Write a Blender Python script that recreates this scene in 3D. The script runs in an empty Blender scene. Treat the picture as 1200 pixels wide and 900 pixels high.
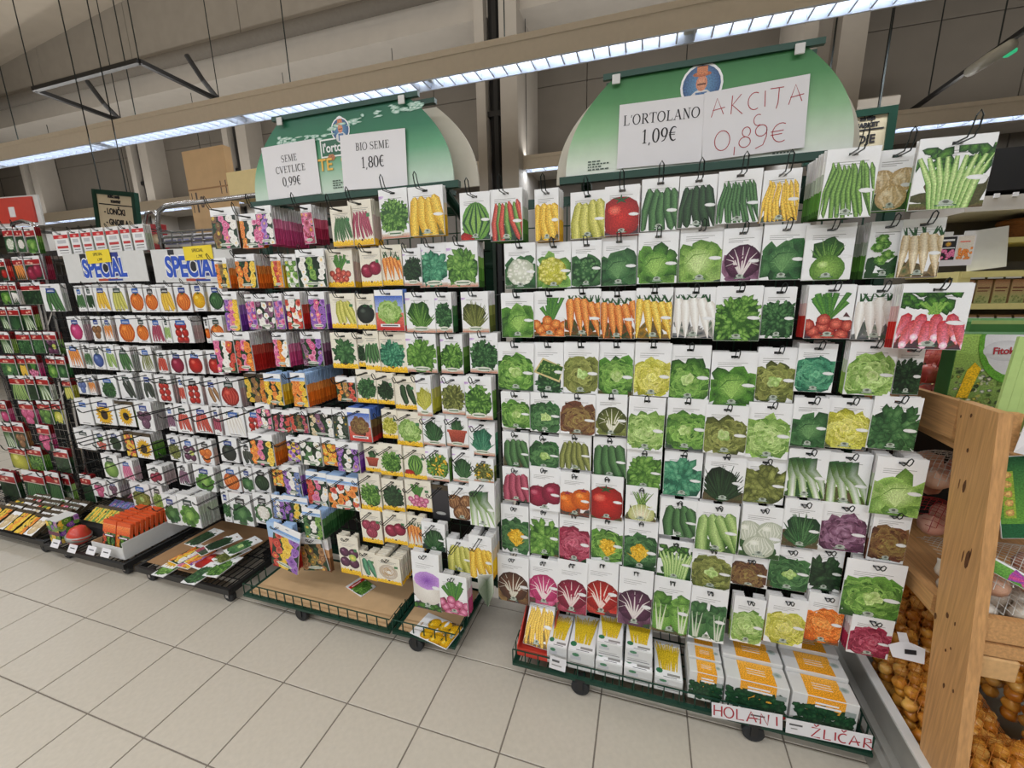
import bpy, math, random
from mathutils import Vector, Matrix
random.seed(7)
C = bpy.context.scene.collection
SC = bpy.context.scene
PI = math.pi

# ------------------------------------------------------------------ camera
CAM_H, FPX = 1.5, 490.0
YAW, PITCH, ROLL = math.radians(-17.7648), math.radians(12.7111), math.radians(1.2386)
cy, sy, cp, sp = math.cos(YAW), math.sin(YAW), math.cos(PITCH), math.sin(PITCH)
FW = Vector((sy * cp, cy * cp, -sp))
_r = Vector((cy, -sy, 0.0))
_d = FW.cross(_r)
RT = math.cos(ROLL) * _r + math.sin(ROLL) * _d
DN = -math.sin(ROLL) * _r + math.cos(ROLL) * _d
cam = bpy.data.cameras.new('camera')
cam.sensor_fit = 'HORIZONTAL'
cam.sensor_width = 36.0
cam.lens = 36.0 * FPX / 1200.0
cam.clip_start = 0.02
cam.clip_end = 60
camo = bpy.data.objects.new('camera', cam)
C.objects.link(camo)
_m = Matrix((RT, -DN, -FW)).transposed().to_4x4()
_m.translation = Vector((0, 0, CAM_H))
camo.matrix_world = _m
SC.camera = camo

# ------------------------------------------------------------------ world, exposure
W = bpy.data.worlds.new('world')
SC.world = W
W.use_nodes = True
W.node_tree.nodes['Background'].inputs[0].default_value = (0.80, 0.86, 1.0, 1)
W.node_tree.nodes['Background'].inputs[1].default_value = 0.10
SC.view_settings.view_transform = 'Standard'
SC.view_settings.look = 'None'
SC.view_settings.gamma = 1.0
SC.view_settings.use_curve_mapping = False
SC.view_settings.exposure = 0.2
LUM_ROWS = [  # the shop's parallel rows of strip luminaires: y, underside z, x0, x1, watts down per lamp, lamps
    (2.655, 2.75, -9.0, 3.2, 9.0, 8),
    (4.75, 2.75, -11.0, 4.6, 6.0, 8),
    (0.05, 2.75, -6.2, 2.2, 9.0, 6),
    (-2.2, 2.75, -7.0, 3.0, 30.0, 6),
]

UPW = (10.0, 4.0, 14.0, 14.0)  # watts of each added upward fill lamp, for a brighter roof and walls

# ------------------------------------------------------------------ pixel rays: a measured pixel to the plane its thing stands in
def ray(x, y): return RT * (x - 600) + DN * (y - 450) + FW * FPX
def onY(x, y, Y):
    d = ray(x, y); return d * (Y / d.y) + Vector((0, 0, CAM_H))
def onX(x, y, X):
    d = ray(x, y); return d * (X / d.x) + Vector((0, 0, CAM_H))
def onZ(x, y, Z):
    d = ray(x, y); return d * ((Z - CAM_H) / d.z) + Vector((0, 0, CAM_H))

# ------------------------------------------------------------------ colour, materials
def lin(c): 
    c /= 255.0
    return c / 12.92 if c <= 0.04045 else ((c + 0.055) / 1.055) ** 2.4
def rgb(*c):
    if len(c) == 1: c = c[0]
    if isinstance(c, str): c = [int(c[i:i + 2], 16) for i in (0, 2, 4)]
    return (lin(c[0]), lin(c[1]), lin(c[2]), 1.0)
def mixc(a, b, t): return tuple(a[i] * (1 - t) + b[i] * t for i in range(3)) + (1.0,)
def var(c, s=0.15):
    k = 1 + random.uniform(-s, s)
    return (min(1, c[0] * k), min(1, c[1] * k * random.uniform(.95, 1.05)), min(1, c[2] * k), 1.0)
MATS = {}
def mat(name, col=(200, 200, 200), rough=0.5, metal=0.0, noise=0.06, scale=30.0, bump=0.0, spec=0.5, stretch=None, attr=None, coat=0.0, emit=0.0, mottle=0.0):
    m = bpy.data.materials.new(name); MATS[name] = m
    m.use_nodes = True
    nt = m.node_tree; N = nt.nodes; L = nt.links
    b = N['Principled BSDF']
    b.inputs['Roughness'].default_value = rough
    b.inputs['Metallic'].default_value = metal
    b.inputs['Specular IOR Level'].default_value = spec
    b.inputs['Coat Weight'].default_value = coat
    b.inputs['Coat Roughness'].default_value = 0.15
    tc = N.new('ShaderNodeTexCoord'); mp = N.new('ShaderNodeMapping')
    L.new(tc.outputs['Object'], mp.inputs[0])
    if stretch: mp.inputs['Scale'].default_value = stretch
    nz = N.new('ShaderNodeTexNoise'); nz.inputs['Scale'].default_value = scale; nz.inputs['Detail'].default_value = 4
    L.new(mp.outputs[0], nz.inputs[0])
    mr = N.new('ShaderNodeMapRange')
    mr.inputs[1].default_value = 0.25; mr.inputs[2].default_value = 0.75
    mr.inputs[3].default_value = 1 - noise; mr.inputs[4].default_value = 1 + noise
    L.new(nz.outputs[0], mr.inputs[0])
    mx = N.new('ShaderNodeMix'); mx.data_type = 'RGBA'; mx.blend_type = 'MULTIPLY'; mx.inputs[0].default_value = 1.0
    if attr:
        at = N.new('ShaderNodeAttribute'); at.attribute_name = attr
        L.new(at.outputs[0], mx.inputs[6])
    else:
        mx.inputs[6].default_value = rgb(col)
    cb = N.new('ShaderNodeCombineColor')
    for i in range(3): L.new(mr.outputs[0], cb.inputs[i])
    L.new(cb.outputs[0], mx.inputs[7])
    if mottle:
        # print grain only on coloured ink: strength follows the ink's saturation
        sh = N.new('ShaderNodeSeparateColor'); sh.mode = 'HSV'; L.new(at.outputs[0], sh.inputs[0])
        n2 = N.new('ShaderNodeTexNoise'); n2.inputs['Scale'].default_value = 260; n2.inputs['Detail'].default_value = 5; n2.inputs['Roughness'].default_value = .65
        L.new(mp.outputs[0], n2.inputs[0])
        r2 = N.new('ShaderNodeMapRange'); r2.inputs[1].default_value = .3; r2.inputs[2].default_value = .7; r2.inputs[3].default_value = 1 - mottle; r2.inputs[4].default_value = 1 + mottle * .8
        L.new(n2.outputs[0], r2.inputs[0])
        c2 = N.new('ShaderNodeCombineColor')
        for i in range(3): L.new(r2.outputs[0], c2.inputs[i])
        ml = N.new('ShaderNodeMix'); ml.data_type = 'RGBA'; ml.blend_type = 'MULTIPLY'
        L.new(sh.outputs[1], ml.inputs[0]); L.new(mx.outputs[2], ml.inputs[6]); L.new(c2.outputs[0], ml.inputs[7])
        mx = ml
    L.new(mx.outputs[2], b.inputs['Base Color'])
    if bump:
        bp = N.new('ShaderNodeBump'); bp.inputs['Strength'].default_value = bump; bp.inputs['Distance'].default_value = 0.004
        L.new(nz.outputs[0], bp.inputs['Height']); L.new(bp.outputs[0], b.inputs['Normal'])
    if emit:
        b.inputs['Emission Color'].default_value = rgb(col); b.inputs['Emission Strength'].default_value = emit
    return m
mat('print', attr='col', rough=0.42, noise=0.03, scale=260, coat=0.08, mottle=.6)
mat('packet_paper', (238, 238, 238), rough=0.45, noise=0.02, scale=40, coat=0.08)
mat('bio_paper', (236, 229, 212), rough=0.5, noise=0.02, scale=40)
mat('paint', attr='col', rough=0.5, noise=0.05, scale=25)
mat('sheet_paper', (226, 224, 226), rough=0.7, noise=0.015, scale=12)
mat('green_metal', (22, 62, 48), rough=0.38, metal=0.2, noise=0.1)
mat('dark_wire', (42, 48, 48), rough=0.32, metal=0.6, noise=0.1)
mat('black_metal', (34, 34, 35), rough=0.42, metal=0.2, noise=0.1)
mat('chrome', (176, 176, 178), rough=0.22, metal=0.95, noise=0.04)
mat('steel_sheet', (168, 166, 160), rough=0.36, metal=0.25, noise=0.08, scale=9)
mat('rubber', (36, 38, 40), rough=0.7, noise=0.12)
mat('cardboard', (200, 166, 124), rough=0.85, noise=0.07, scale=14)
mat('cardboard_dark', (158, 122, 86), rough=0.85, noise=0.07, scale=14)
mat('cream_card', (226, 205, 150), rough=0.8, noise=0.04)
mat('rear_card', (212, 205, 190), rough=0.7, noise=0.03)
mat('white_card', (214, 214, 212), rough=0.65, noise=0.03)
mat('wall_panel', (124, 118, 110), rough=0.9, noise=0.05, scale=5, bump=0.15)
mat('joint', (98, 93, 86), rough=0.95, noise=0.05)
mat('bulkhead', (152, 145, 135), rough=0.9, noise=0.06, scale=6, bump=0.15)
mat('white_beam', (190, 184, 176), rough=0.7, noise=0.04, scale=8)
mat('ceiling_board', (186, 176, 162), rough=0.9, noise=0.05, scale=5)
mat('grey_beam', (112, 106, 98), rough=0.8, noise=0.07)
mat('floor_tile', (191, 183, 169), rough=0.36, noise=0.055, scale=55, bump=0.03)
mat('grout', (122, 114, 104), rough=0.9, noise=0.1, scale=50)
mat('lamp_body', (234, 224, 208), rough=0.5, noise=0.03)
mat('louvre', (222, 228, 238), rough=0.35, metal=0.1, noise=0.03)
mat('tube', (240, 246, 255), emit=6.0, noise=0.0)
mat('pine', (196, 148, 96), rough=0.6, noise=0.24, scale=6, stretch=(26, 1.2, 26), bump=0.1)
mat('orange_paper', (222, 92, 44), rough=.5, noise=.1)
mat('dark_paper', (74, 62, 44), rough=.5, noise=.1)
mat('pine_upright', (194, 146, 94), rough=0.6, noise=0.24, scale=6, stretch=(26, 26, 1.1), bump=0.1)
mat('knot', (92, 54, 26), rough=0.7, noise=0.3, scale=60)
mat('end_grain', (206, 164, 112), rough=0.75, noise=0.16, scale=60, bump=0.3)
mat('onion_skin', attr='col', rough=0.34, noise=0.2, scale=45, stretch=(1, 1, .3), coat=0.15)
mat('net', (196, 120, 44), rough=0.6, noise=0.1)
mat('red_net', (176, 36, 42), rough=0.6, noise=0.1)
mat('white_net', (216, 214, 206), rough=0.6, noise=0.1)
mat('dark_board', (30, 29, 30), rough=0.8, noise=0.2, scale=8)
mat('red_plastic', (204, 70, 56), rough=0.35, noise=0.05)
mat('yellow_wood', (214, 202, 136), rough=0.55, noise=0.06)
mat('wicker', (150, 92, 44), rough=0.7, noise=0.3, scale=40, stretch=(1, 1, 5))
mat('dark_fascia', (18, 16, 16), rough=0.5, noise=0.1)
mat('lettering_black', (32, 30, 34), rough=0.7, noise=0.0)
mat('lettering_red', (168, 40, 52), rough=0.7, noise=0.0)
mat('lettering_blue', (44, 84, 190), rough=0.6, noise=0.0)
mat('lettering_white', (240, 240, 240), rough=0.6, noise=0.0)
mat('green_led', (60, 200, 140), emit=.5, noise=0.0)
mat('lamp_cover', (198, 196, 184), rough=0.35, noise=0.02)

# ------------------------------------------------------------------ objects and properties
def tag(o, label=None, cat=None, group=None, kind=None):
    if label: o['label'] = label
    if cat: o['category'] = cat
    if group: o['group'] = group
    if kind: o['kind'] = kind
    return o
def empty(name, loc, label, cat, group=None, rz=0.0):
    o = bpy.data.objects.new(name, None); C.objects.link(o)
    o.location = loc; o.rotation_euler = (0, 0, rz); o.empty_display_size = 0.05
    return tag(o, label, cat, group)
class MB:
    def __init__(s): s.v = []; s.f = []; s.c = []; s.z = 0.0
    def add(s, vs, fs, col=(1, 1, 1, 1)):
        b = len(s.v); s.v.extend(tuple(p) for p in vs)
        s.f.extend(tuple(i + b for i in f) for f in fs)
        if isinstance(col, list): s.c.extend(col)
        else: s.c.extend([col] * len(vs))
        return s
    def box(s, x0, x1, y0, y1, z0, z1, col=(1, 1, 1, 1)):
        return s.add([(x0, y0, z0), (x1, y0, z0), (x1, y1, z0), (x0, y1, z0), (x0, y0, z1), (x1, y0, z1), (x1, y1, z1), (x0, y1, z1)],
              [(0, 3, 2, 1), (4, 5, 6, 7), (0, 1, 5, 4), (1, 2, 6, 5), (2, 3, 7, 6), (3, 0, 4, 7)], col)
    def cbox(s, x0, x1, y0, y1, z0, z1, b, col=(1, 1, 1, 1)):
        """box with chamfered vertical and top edges"""
        vs = []; fs = []
        def loop(ix, z): return [(x0 + ix + b, y0 + ix, z), (x1 - ix - b, y0 + ix, z), (x1 - ix, y0 + ix + b, z), (x1 - ix, y1 - ix - b, z), (x1 - ix - b, y1 - ix, z), (x0 + ix + b, y1 - ix, z), (x0 + ix, y1 - ix - b, z), (x0 + ix, y0 + ix + b, z)]
        for ix, z in ((b, z0), (0, z0 + b), (0, z1 - b), (b, z1)): vs += loop(ix, z)
        for k in range(3):
            for i in range(8):
                j = (i + 1) % 8
                fs.append((k * 8 + i, k * 8 + j, k * 8 + 8 + j, k * 8 + 8 + i))
        fs.append(tuple(reversed(range(8)))); fs.append(tuple(range(24, 32)))
        return s.add(vs, fs, col)
    def obox(s, a, b, w, t, up=(0, 0, 1), col=(1, 1, 1, 1)):
        """bar from a to b, w across, t along up"""
        a = Vector(a); b = Vector(b); d = (b - a).normalized(); u = Vector(up); sd = d.cross(u).normalized(); u = sd.cross(d).normalized()
        vs = []
        for p in (a, b):
            for i, j in ((-1, -1), (1, -1), (1, 1), (-1, 1)): vs.append(p + sd * (i * w / 2) + u * (j * t / 2))
        return s.add(vs, [(0, 1, 2, 3), (7, 6, 5, 4), (0, 4, 5, 1), (1, 5, 6, 2), (2, 6, 7, 3), (3, 7, 4, 0)], col)
    def tube(s, pts, r, n=6, closed=False, col=(1, 1, 1, 1)):
        pts = [Vector(p) for p in pts]; k = len(pts); vs = []; fs = []; prev = None
        for i, p in enumerate(pts):
            if closed: d = pts[(i + 1) % k] - pts[i - 1]
            else: d = pts[min(i + 1, k - 1)] - pts[max(i - 1, 0)]
            d.normalize()
            if prev is None: u = d.orthogonal().normalized()
            else:
                u = prev - d * prev.dot(d); u = u.normalized() if u.length > 1e-6 else d.orthogonal().normalized()
            prev = u; w = d.cross(u)
            rr = r[i] if isinstance(r, (list, tuple)) else r
            for j in range(n):
                a = 2 * PI * j / n; vs.append(p + u * (rr * math.cos(a)) + w * (rr * math.sin(a)))
        for i in range(k if closed else k - 1):
            for j in range(n):
                a = i * n + j; b = i * n + (j + 1) % n; c = ((i + 1) % k) * n
                fs.append((a, b, c + (j + 1) % n, c + j))
        if not closed:
            fs.append(tuple(reversed(range(n)))); fs.append(tuple(range((k - 1) * n, k * n)))
        return s.add(vs, fs, col)
    # ---- flat print, local x right, y up, z towards the viewer
    def lim(s, x0, x1, y0, y1): s.clip = (x0, x1, y0, y1); return s
    def poly(s, pts, col):
        s.z += 0.000012
        cl = getattr(s, 'clip', None); bg = getattr(s, 'bulge', None)
        vs = []
        for x, y in pts:
            if cl: x = min(max(x, cl[0]), cl[1]); y = min(max(y, cl[2]), cl[3])
            vs.append((x, y, s.z + (bg(x, y) if bg else 0)))
        return s.add(vs, [tuple(range(len(vs)))], col)
    def rect(s, x0, y0, x1, y1, c0, c1=None):
        c1 = c1 or c0
        bg = getattr(s, 'bulge', None)
        if bg and (x1 - x0) > 0.03:
            s.z += 0.000012; nx, ny = 4, max(1, int((y1 - y0) / 0.025)); vs = []; cs = []; fs = []
            for j in range(ny + 1):
                for i in range(nx + 1):
                    x = x0 + (x1 - x0) * i / nx; y = y0 + (y1 - y0) * j / ny
                    vs.append((x, y, s.z + bg(x, y))); cs.append(mixc(c0, c1, j / ny))
            for j in range(ny):
                for i in range(nx):
                    a = j * (nx + 1) + i; fs.append((a, a + 1, a + nx + 2, a + nx + 1))
            return s.add(vs, fs, cs)
        return s.poly([(x0, y0), (x1, y0), (x1, y1), (x0, y1)], [c0, c0, c1, c1])
    def fan(s, cx, cy, rx, ry, n, ci, co, jit=0.0, rot=0.0):
        s.z += 0.000012
        cl = getattr(s, 'clip', None); bg = getattr(s, 'bulge', None)
        pts = [(cx, cy)]
        cr, sr = math.cos(rot), math.sin(rot)
        for i in range(n):
            a = 2 * PI * i / n; k = 1 + random.uniform(-jit, jit)
            x, y = rx * k * math.cos(a), ry * k * math.sin(a)
            pts.append((cx + x * cr - y * sr, cy + x * sr + y * cr))
        vs = []
        for x, y in pts:
            if cl: x = min(max(x, cl[0]), cl[1]); y = min(max(y, cl[2]), cl[3])
            vs.append((x, y, s.z + (bg(x, y) if bg else 0)))
        return s.add(vs, [(0, i, i % n + 1) for i in range(1, n + 1)], [ci] + [co] * n)
    def taper(s, pts, ws, cm, ce, cm2=None, ce2=None):
        """tapered stroke: bright middle, darker edges"""
        s.z += 0.000012
        cl = getattr(s, 'clip', None); bg = getattr(s, 'bulge', None)
        k = len(pts); vs = []; cs = []; fs = []
        for i, (x, y) in enumerate(pts):
            x0, y0 = pts[max(i - 1, 0)]; x1, y1 = pts[min(i + 1, k - 1)]
            dx, dy = x1 - x0, y1 - y0; l = math.hypot(dx, dy) or 1; nx, ny = -dy / l, dx / l; w = ws[i] / 2; t = i / (k - 1)
            m = mixc(cm, cm2, t) if cm2 else cm; e = mixc(ce, ce2, t) if ce2 else ce
            for q, c in ((-1, e), (0.15, m), (1, e)):
                px, py = x + nx * w * q, y + ny * w * q
                if cl: px = min(max(px, cl[0]), cl[1]); py = min(max(py, cl[2]), cl[3])
                vs.append((px, py, s.z + (bg(px, py) if bg else 0))); cs.append(c)
        for i in range(k - 1):
            for q in (0, 1):
                a = i * 3 + q; fs.append((a + 1, a, a + 3, a + 4))
        return s.add(vs, fs, cs)
    def stroke(s, pts, w, col=(1, 1, 1, 1)):
        return s.taper(pts, [w] * len(pts), col, col)
    def mesh(s, name, m):
        me = bpy.data.meshes.new(name)
        me.from_pydata(s.v, [], s.f)
        if m.startswith(('print', 'paint', 'onion_skin')):
            a = me.color_attributes.new('col', 'FLOAT_COLOR', 'POINT')
            a.data.foreach_set('color', [x for c in s.c for x in c])
        me.materials.append(MATS[m])
        me.update()
        return me
    def build(s, name, m, parent=None, loc=None, rot=None, smooth=False):
        me = s.mesh(name, m)
        o = bpy.data.objects.new(name, me); C.objects.link(o)
        if smooth: me.shade_smooth()
        if parent: o.parent = parent
        if loc is not None: o.location = loc
        if rot is not None: o.rotation_euler = rot
        return o
def add_copy(name, me, parent=None, loc=(0, 0, 0), rot=(0, 0, 0), scale=None):
    o = bpy.data.objects.new(name, me); C.objects.link(o)
    if parent: o.parent = parent
    o.location = loc; o.rotation_euler = rot
    if scale: o.scale = scale
    return o
UP = (PI / 2, 0, 0)          # local print plane standing up, facing the aisle
def struct(o, name=None): o['kind'] = 'structure'; return o
def circle(r, n, z=0, cx=0, cy=0): return [(cx + r * math.cos(2 * PI * i / n), cy + r * math.sin(2 * PI * i / n), z) for i in range(n)]
def arc(cx, cy, rx, ry, a0, a1, n=8):
    return [(cx + rx * math.cos(math.radians(a0 + (a1 - a0) * i / n)), cy + ry * math.sin(math.radians(a0 + (a1 - a0) * i / n))) for i in range(n + 1)]
def px_rect(tl, tr, bl, br, Y):
    """centre, width, height and roll of an upright rectangle standing in the plane y = Y"""
    p = [onY(*q, Y) for q in (tl, tr, bl, br)]
    c = sum(p, Vector()) / 4
    h = ((p[1] - p[0]) + (p[3] - p[2])) / 2; v = ((p[0] - p[2]) + (p[1] - p[3])) / 2
    return c, h.length, v.length, math.atan2(h.z, h.x)

# ================================================================== the setting
def ceil_z(x): return 5.25 + 0.103 * (x + 6.8)
# floor: grout bed, tiles laid one by one where they can be told apart, a tiled material beyond
fl = MB().box(-14, 6, -4.5, 7, -0.08, -0.003).build('floor', 'grout'); struct(fl)
TX, TY = 0.302, 0.309
tm = MB().cbox(-TX / 2 + 0.0025, TX / 2 - 0.0025, -TY / 2 + 0.0025, TY / 2 - 0.0025, -0.012, 0.0, 0.0012).mesh('tile', 'floor_tile')
X0, Y0 = -0.0945 + TX / 2, 0.704 + TY / 2
for i in range(-18, 5):
    for j in range(-3, 4):
        add_copy('tile', tm, fl, (X0 + i * TX, Y0 + j * TY, 0), (0, 0, PI * ((i * 7 + j * 3) % 2)))
far = MB()
for i in range(-46, 20):
    for j in range(-16, 20):
        if -18 <= i < 5 and -3 <= j < 4: continue
        x, y = X0 + i * TX, Y0 + j * TY
        a, b = TX / 2 - 0.0025, TY / 2 - 0.0025
        far.add([(x - a, y - b, 0), (x + a, y - b, 0), (x + a, y + b, 0), (x - a, y + b, 0)], [(0, 1, 2, 3)])
o = far.build('far_tiling', 'floor_tile', fl); o['kind'] = 'stuff'
# back wall of big panels
WY = 5.35
wl = struct(MB().box(-14, 6.0, WY + 0.03, WY + 0.2, 0, 6.8).build('wall_back', 'joint'))
pw, ph = 1.9, 1.22
pm = MB().cbox(-pw / 2 + 0.003, pw / 2 - 0.003, -0.02, 0.03, -ph / 2 + 0.003, ph / 2 - 0.003, 0.004).mesh('panel', 'wall_panel')
for i in range(-7, 4):
    for j in range(0, 5):
        add_copy('panel', pm, wl, (0.20 + i * pw, WY, 0.72 + j * ph))
for sx, nm in ((-14.1, 'wall_left'), (6.1, 'wall_right')):
    struct(MB().box(sx - 0.1, sx + 0.1, -4.5, 7, 0, 7).build(nm, 'wall_panel'))
struct(MB().box(-14, 6, -4.7, -4.5, 0, 7).build('wall_front', 'wall_panel'))
c_ = MB()
c_.add([(-14, -4.7, ceil_z(-14)), (6.2, -4.7, ceil_z(6.2)), (6.2, 7, ceil_z(6.2)), (-14, 7, ceil_z(-14)), (-14, -4.7, ceil_z(-14) + .15), (6.2, -4.7, ceil_z(6.2) + .15), (6.2, 7, ceil_z(6.2) + .15), (-14, 7, ceil_z(-14) + .15)],
       [(0, 3, 2, 1), (4, 5, 6, 7), (0, 1, 5, 4), (1, 2, 6, 5), (2, 3, 7, 6), (3, 0, 4, 7)])
struct(c_.build('ceiling', 'ceiling_board'))
# bulkhead above the columns: concrete panels, pale lower band, grey conduit along its foot
BY = 4.62
bk = struct(MB().box(-14, -1.0, BY + 0.03, BY + 0.22, 4.42, 6.2).build('trim_1', 'joint'))
bpm = MB().cbox(-0.945, 0.945, -0.02, 0.03, -0.95, 0.95, 0.004).mesh('panel', 'bulkhead')
for i in range(0, 7): add_copy('panel', bpm, bk, (-1.95 - i * 1.9, BY, 5.38))
MB().box(-14, 6.0, BY - 0.02, BY + 0.5, 4.16, 4.42).build('lower_band', 'white_beam', bk)
cd = MB()
cd.tube([(-14, BY - 0.13, 4.42), (-1.9, BY - 0.13, 4.42)], 0.075, 8)
cd.build('conduit', 'grey_beam', bk, smooth=True)
struct(MB().box(-1.0, 6.0, BY - 0.02, BY + 0.22, 4.42, 6.6).build('trim_2', 'wall_panel'))
# columns: a flanged steel column with a dark downpipe in front of the wall
def column(n, x, pipe=True, y0=4.5, top=6.2):
    col = MB()
    col.box(x - 0.16, x - 0.06, y0, WY - 0.02, 0, top); col.box(x + 0.10, x + 0.28, y0, WY - 0.02, 0, top)
    col.box(x - 0.06, x + 0.10, y0 + .22, WY - 0.02, 0, top)
    o = struct(col.build('trim_%d' % n, 'white_beam'))
    if pipe:
        p = MB().tube([(x + 0.02, y0 + .12, 0), (x + 0.02, y0 + .12, top)], 0.07, 10)
        for z in (1.6, 3.25, 4.6): p.box(x - 0.06, x + 0.10, y0 + .05, y0 + .2, z, z + 0.05) if z < top else None
        p.build('downpipe', 'black_metal', o)
    return o
cx_ = onY(575, 100, 4.5).x
column(3, cx_)
column(4, onY(983, 60, 4.5).x - 0.1, False)
column(5, onY(160, 215, 5.0).x, True, 5.05, 4.15)
column(6, onY(272, 195, 5.0).x, True, 5.05, 4.15)
column(7, onY(30, 215, 5.0).x, True, 5.05, 4.15)
# wall duct, right
struct(MB().cbox(onY(1000, 120, 5.0).x, onY(1056, 115, 5.0).x, 5.0, 5.3, onY(1030, 125, 5.0).z, onY(1030, 113, 5.0).z, 0.01).build('trim_8', 'white_beam'))
# low wall ledge behind the columns
struct(MB().box(-14, 5.9, WY - 0.35, WY - 0.02, 2.78, 2.86).build('trim_9', 'white_beam'))

# ================================================================== strip luminaires
blade = MB().add([(-0.004, -0.055, 0), (0.004, -0.055, 0), (0.004, 0.055, 0), (-0.004, 0.055, 0), (-0.002, -0.06, 0.05), (0.002, -0.06, 0.05), (0.002, 0.06, 0.05), (-0.002, 0.06, 0.05)],
                 [(0, 3, 2, 1), (4, 5, 6, 7), (0, 1, 5, 4), (1, 2, 6, 5), (2, 3, 7, 6), (3, 0, 4, 7)]).mesh('louvre_blade', 'louvre')
LBL = ['long beige strip luminaire hanging above the seed racks', 'farther strip luminaire behind the racks near the back wall',
       'strip luminaire over the shopping aisle', 'strip luminaire over the next aisle']
for k, (ly, lz, x0, x1, watt, nl) in enumerate(LUM_ROWS):
    e = empty('strip_luminaire', ((x0 + x1) / 2, ly, lz), LBL[k], 'ceiling light')
    hx = (x1 - x0) / 2
    h = MB()
    h.box(-hx, hx, -0.065, 0.065, 0.115, 0.135)                       # top
    h.box(-hx, hx, -0.067, -0.060, 0.0, 0.135); h.box(-hx, hx, 0.060, 0.067, 0.0, 0.135)
    h.box(-hx, hx, -0.072, -0.067, 0.10, 0.12)
    h.box(-hx, -hx + .01, -0.06, 0.06, 0, 0.12); h.box(hx - .01, hx, -0.06, 0.06, 0, 0.12)
    h.build('housing', 'lamp_body', e)
    MB().box(-hx, hx, -0.068, -0.058, -0.004, 0.0).box(-hx, hx, 0.058, 0.068, -0.004, 0.0).build('lower_rim', 'louvre', e)
    MB().box(-hx, hx, -0.0600, -0.0585, 0.0, 0.115).box(-hx, hx, 0.0585, 0.0600, 0.0, 0.115).box(-hx, hx, -.0585, .0585, .112, .115).build('reflector', 'louvre', e)
    n = int((x1 - x0) / (0.085 if k == 0 else 0.16 if k == 1 else 0.3))
    for i in range(n):
        if k < 2 and i < 280: add_copy('louvre_blade', blade, e, (-hx + (i + 0.5) * (2 * hx / n), 0, 0.001))
    seg = 1.52
    m_ = int(2 * hx / seg)
    tl_ = 2 * hx / m_
    for i in range(m_):
        c = -hx + (i + 0.5) * tl_
        MB().tube([(c - tl_ / 2 + 0.04, 0.015, 0.078), (c + tl_ / 2 - 0.04, 0.015, 0.078)], 0.013, 8).build('fluorescent_tube', 'tube', e, smooth=True)
        MB().cbox(c - tl_ / 2 - 0.03, c - tl_ / 2 + 0.035, -0.05, 0.05, 0.03, 0.11, 0.003).build('lamp_holder', 'lamp_cover', e)
    for i in range(int(2 * hx / 1.55) + 1):
        x = -hx + 0.4 + i * 1.55
        if x < hx: MB().tube([(x, 0, 0.135), (x, 0, ceil_z((x0 + x1) / 2 + x) - lz - .012)], 0.004, 5).build('suspension_wire', 'dark_wire', e)
    for i in range(nl):
        la = bpy.data.lights.new('lamp', 'AREA'); la.shape = 'RECTANGLE'; la.size = (x1 - x0) / nl; la.size_y = 0.10; la.energy = watt
        la.color = (0.94, 0.97, 1.0)
        lo = bpy.data.objects.new('lamp', la); C.objects.link(lo); lo.parent = e
        lo.location = (-hx + (i + 0.5) * 2 * hx / nl, 0, -0.012)
        la = bpy.data.lights.new('added_uplight', 'AREA'); la.shape = 'RECTANGLE'; la.size = (x1 - x0) / nl; la.size_y = 0.10; la.energy = UPW[k]  # upward fill lamp added above the closed housing to brighten ceiling and walls
        la.color = (1.0, 0.97, 0.92)
        lo = bpy.data.objects.new('added_uplight', la); C.objects.link(lo); lo.parent = e
        lo.location = (-hx + (i + 0.5) * 2 * hx / nl, 0, 0.15); lo.rotation_euler = (PI, 0, 0)

# emergency light on a dark rail, upper right
er = empty('emergency_light', (2.1, 3.6, 3.0), 'white emergency light tube with green lamp on a dark rail', 'emergency light')
p0, p1 = onZ(1215, 25, 3.05), onZ(1053, 140, 3.05)
MB().obox(p0 - er.location, p1 - er.location, 0.03, 0.03).build('rail', 'black_metal', er)
a_, b_ = onZ(1136, 84, 3.0), onZ(1186, 52, 3.0)
MB().tube([a_ - er.location + Vector((.0, 0, 0)), (a_ + b_) / 2 - er.location, b_ - er.location], [0.035, 0.042, 0.035], 10).build('light_cover', 'lamp_cover', er, smooth=True)
g_ = onZ(1184, 62, 2.97)
MB().cbox(-0.014, 0.014, -0.04, 0.04, -0.012, 0.012, 0.003).build('indicator_lamp', 'green_led', er, g_ - er.location)
for q in (p0 * .8 + p1 * .2, p0 * .3 + p1 * .7):
    MB().tube([q - er.location, Vector((q.x, q.y, ceil_z(q.x) - .012)) - er.location], 0.005, 5).build('suspension_wire', 'dark_wire', er)

# dark rectangular steel frame hanging under the bulkhead
q4 = [onZ(*q, 3.2) for q in ((40, 105), (163, 72), (257, 118), (142, 142))]
hf = empty('hanging_frame', q4[0], 'dark rectangular steel hanging frame above the strip luminaire', 'frame')
for a, b in ((0, 1), (1, 2), (3, 0)):
    MB().obox(q4[a] - q4[0], q4[b] - q4[0], 0.035, 0.03).build('bar', 'black_metal', hf)
for q in (q4[0], q4[1], q4[2], q4[3]):
    MB().tube([q - q4[0], Vector((q.x, q.y, ceil_z(q.x) - .012)) - q4[0]], 0.004, 5).build('suspension_wire', 'dark_wire', hf)
for a in (q4[2], q4[3]):
    MB().tube([a - q4[0], a - q4[0] + Vector((-.03, -.1, .12)), a - q4[0] + Vector((-.1, -.16, .3))], 0.02, 6).build('bracket', 'black_metal', hf)

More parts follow.
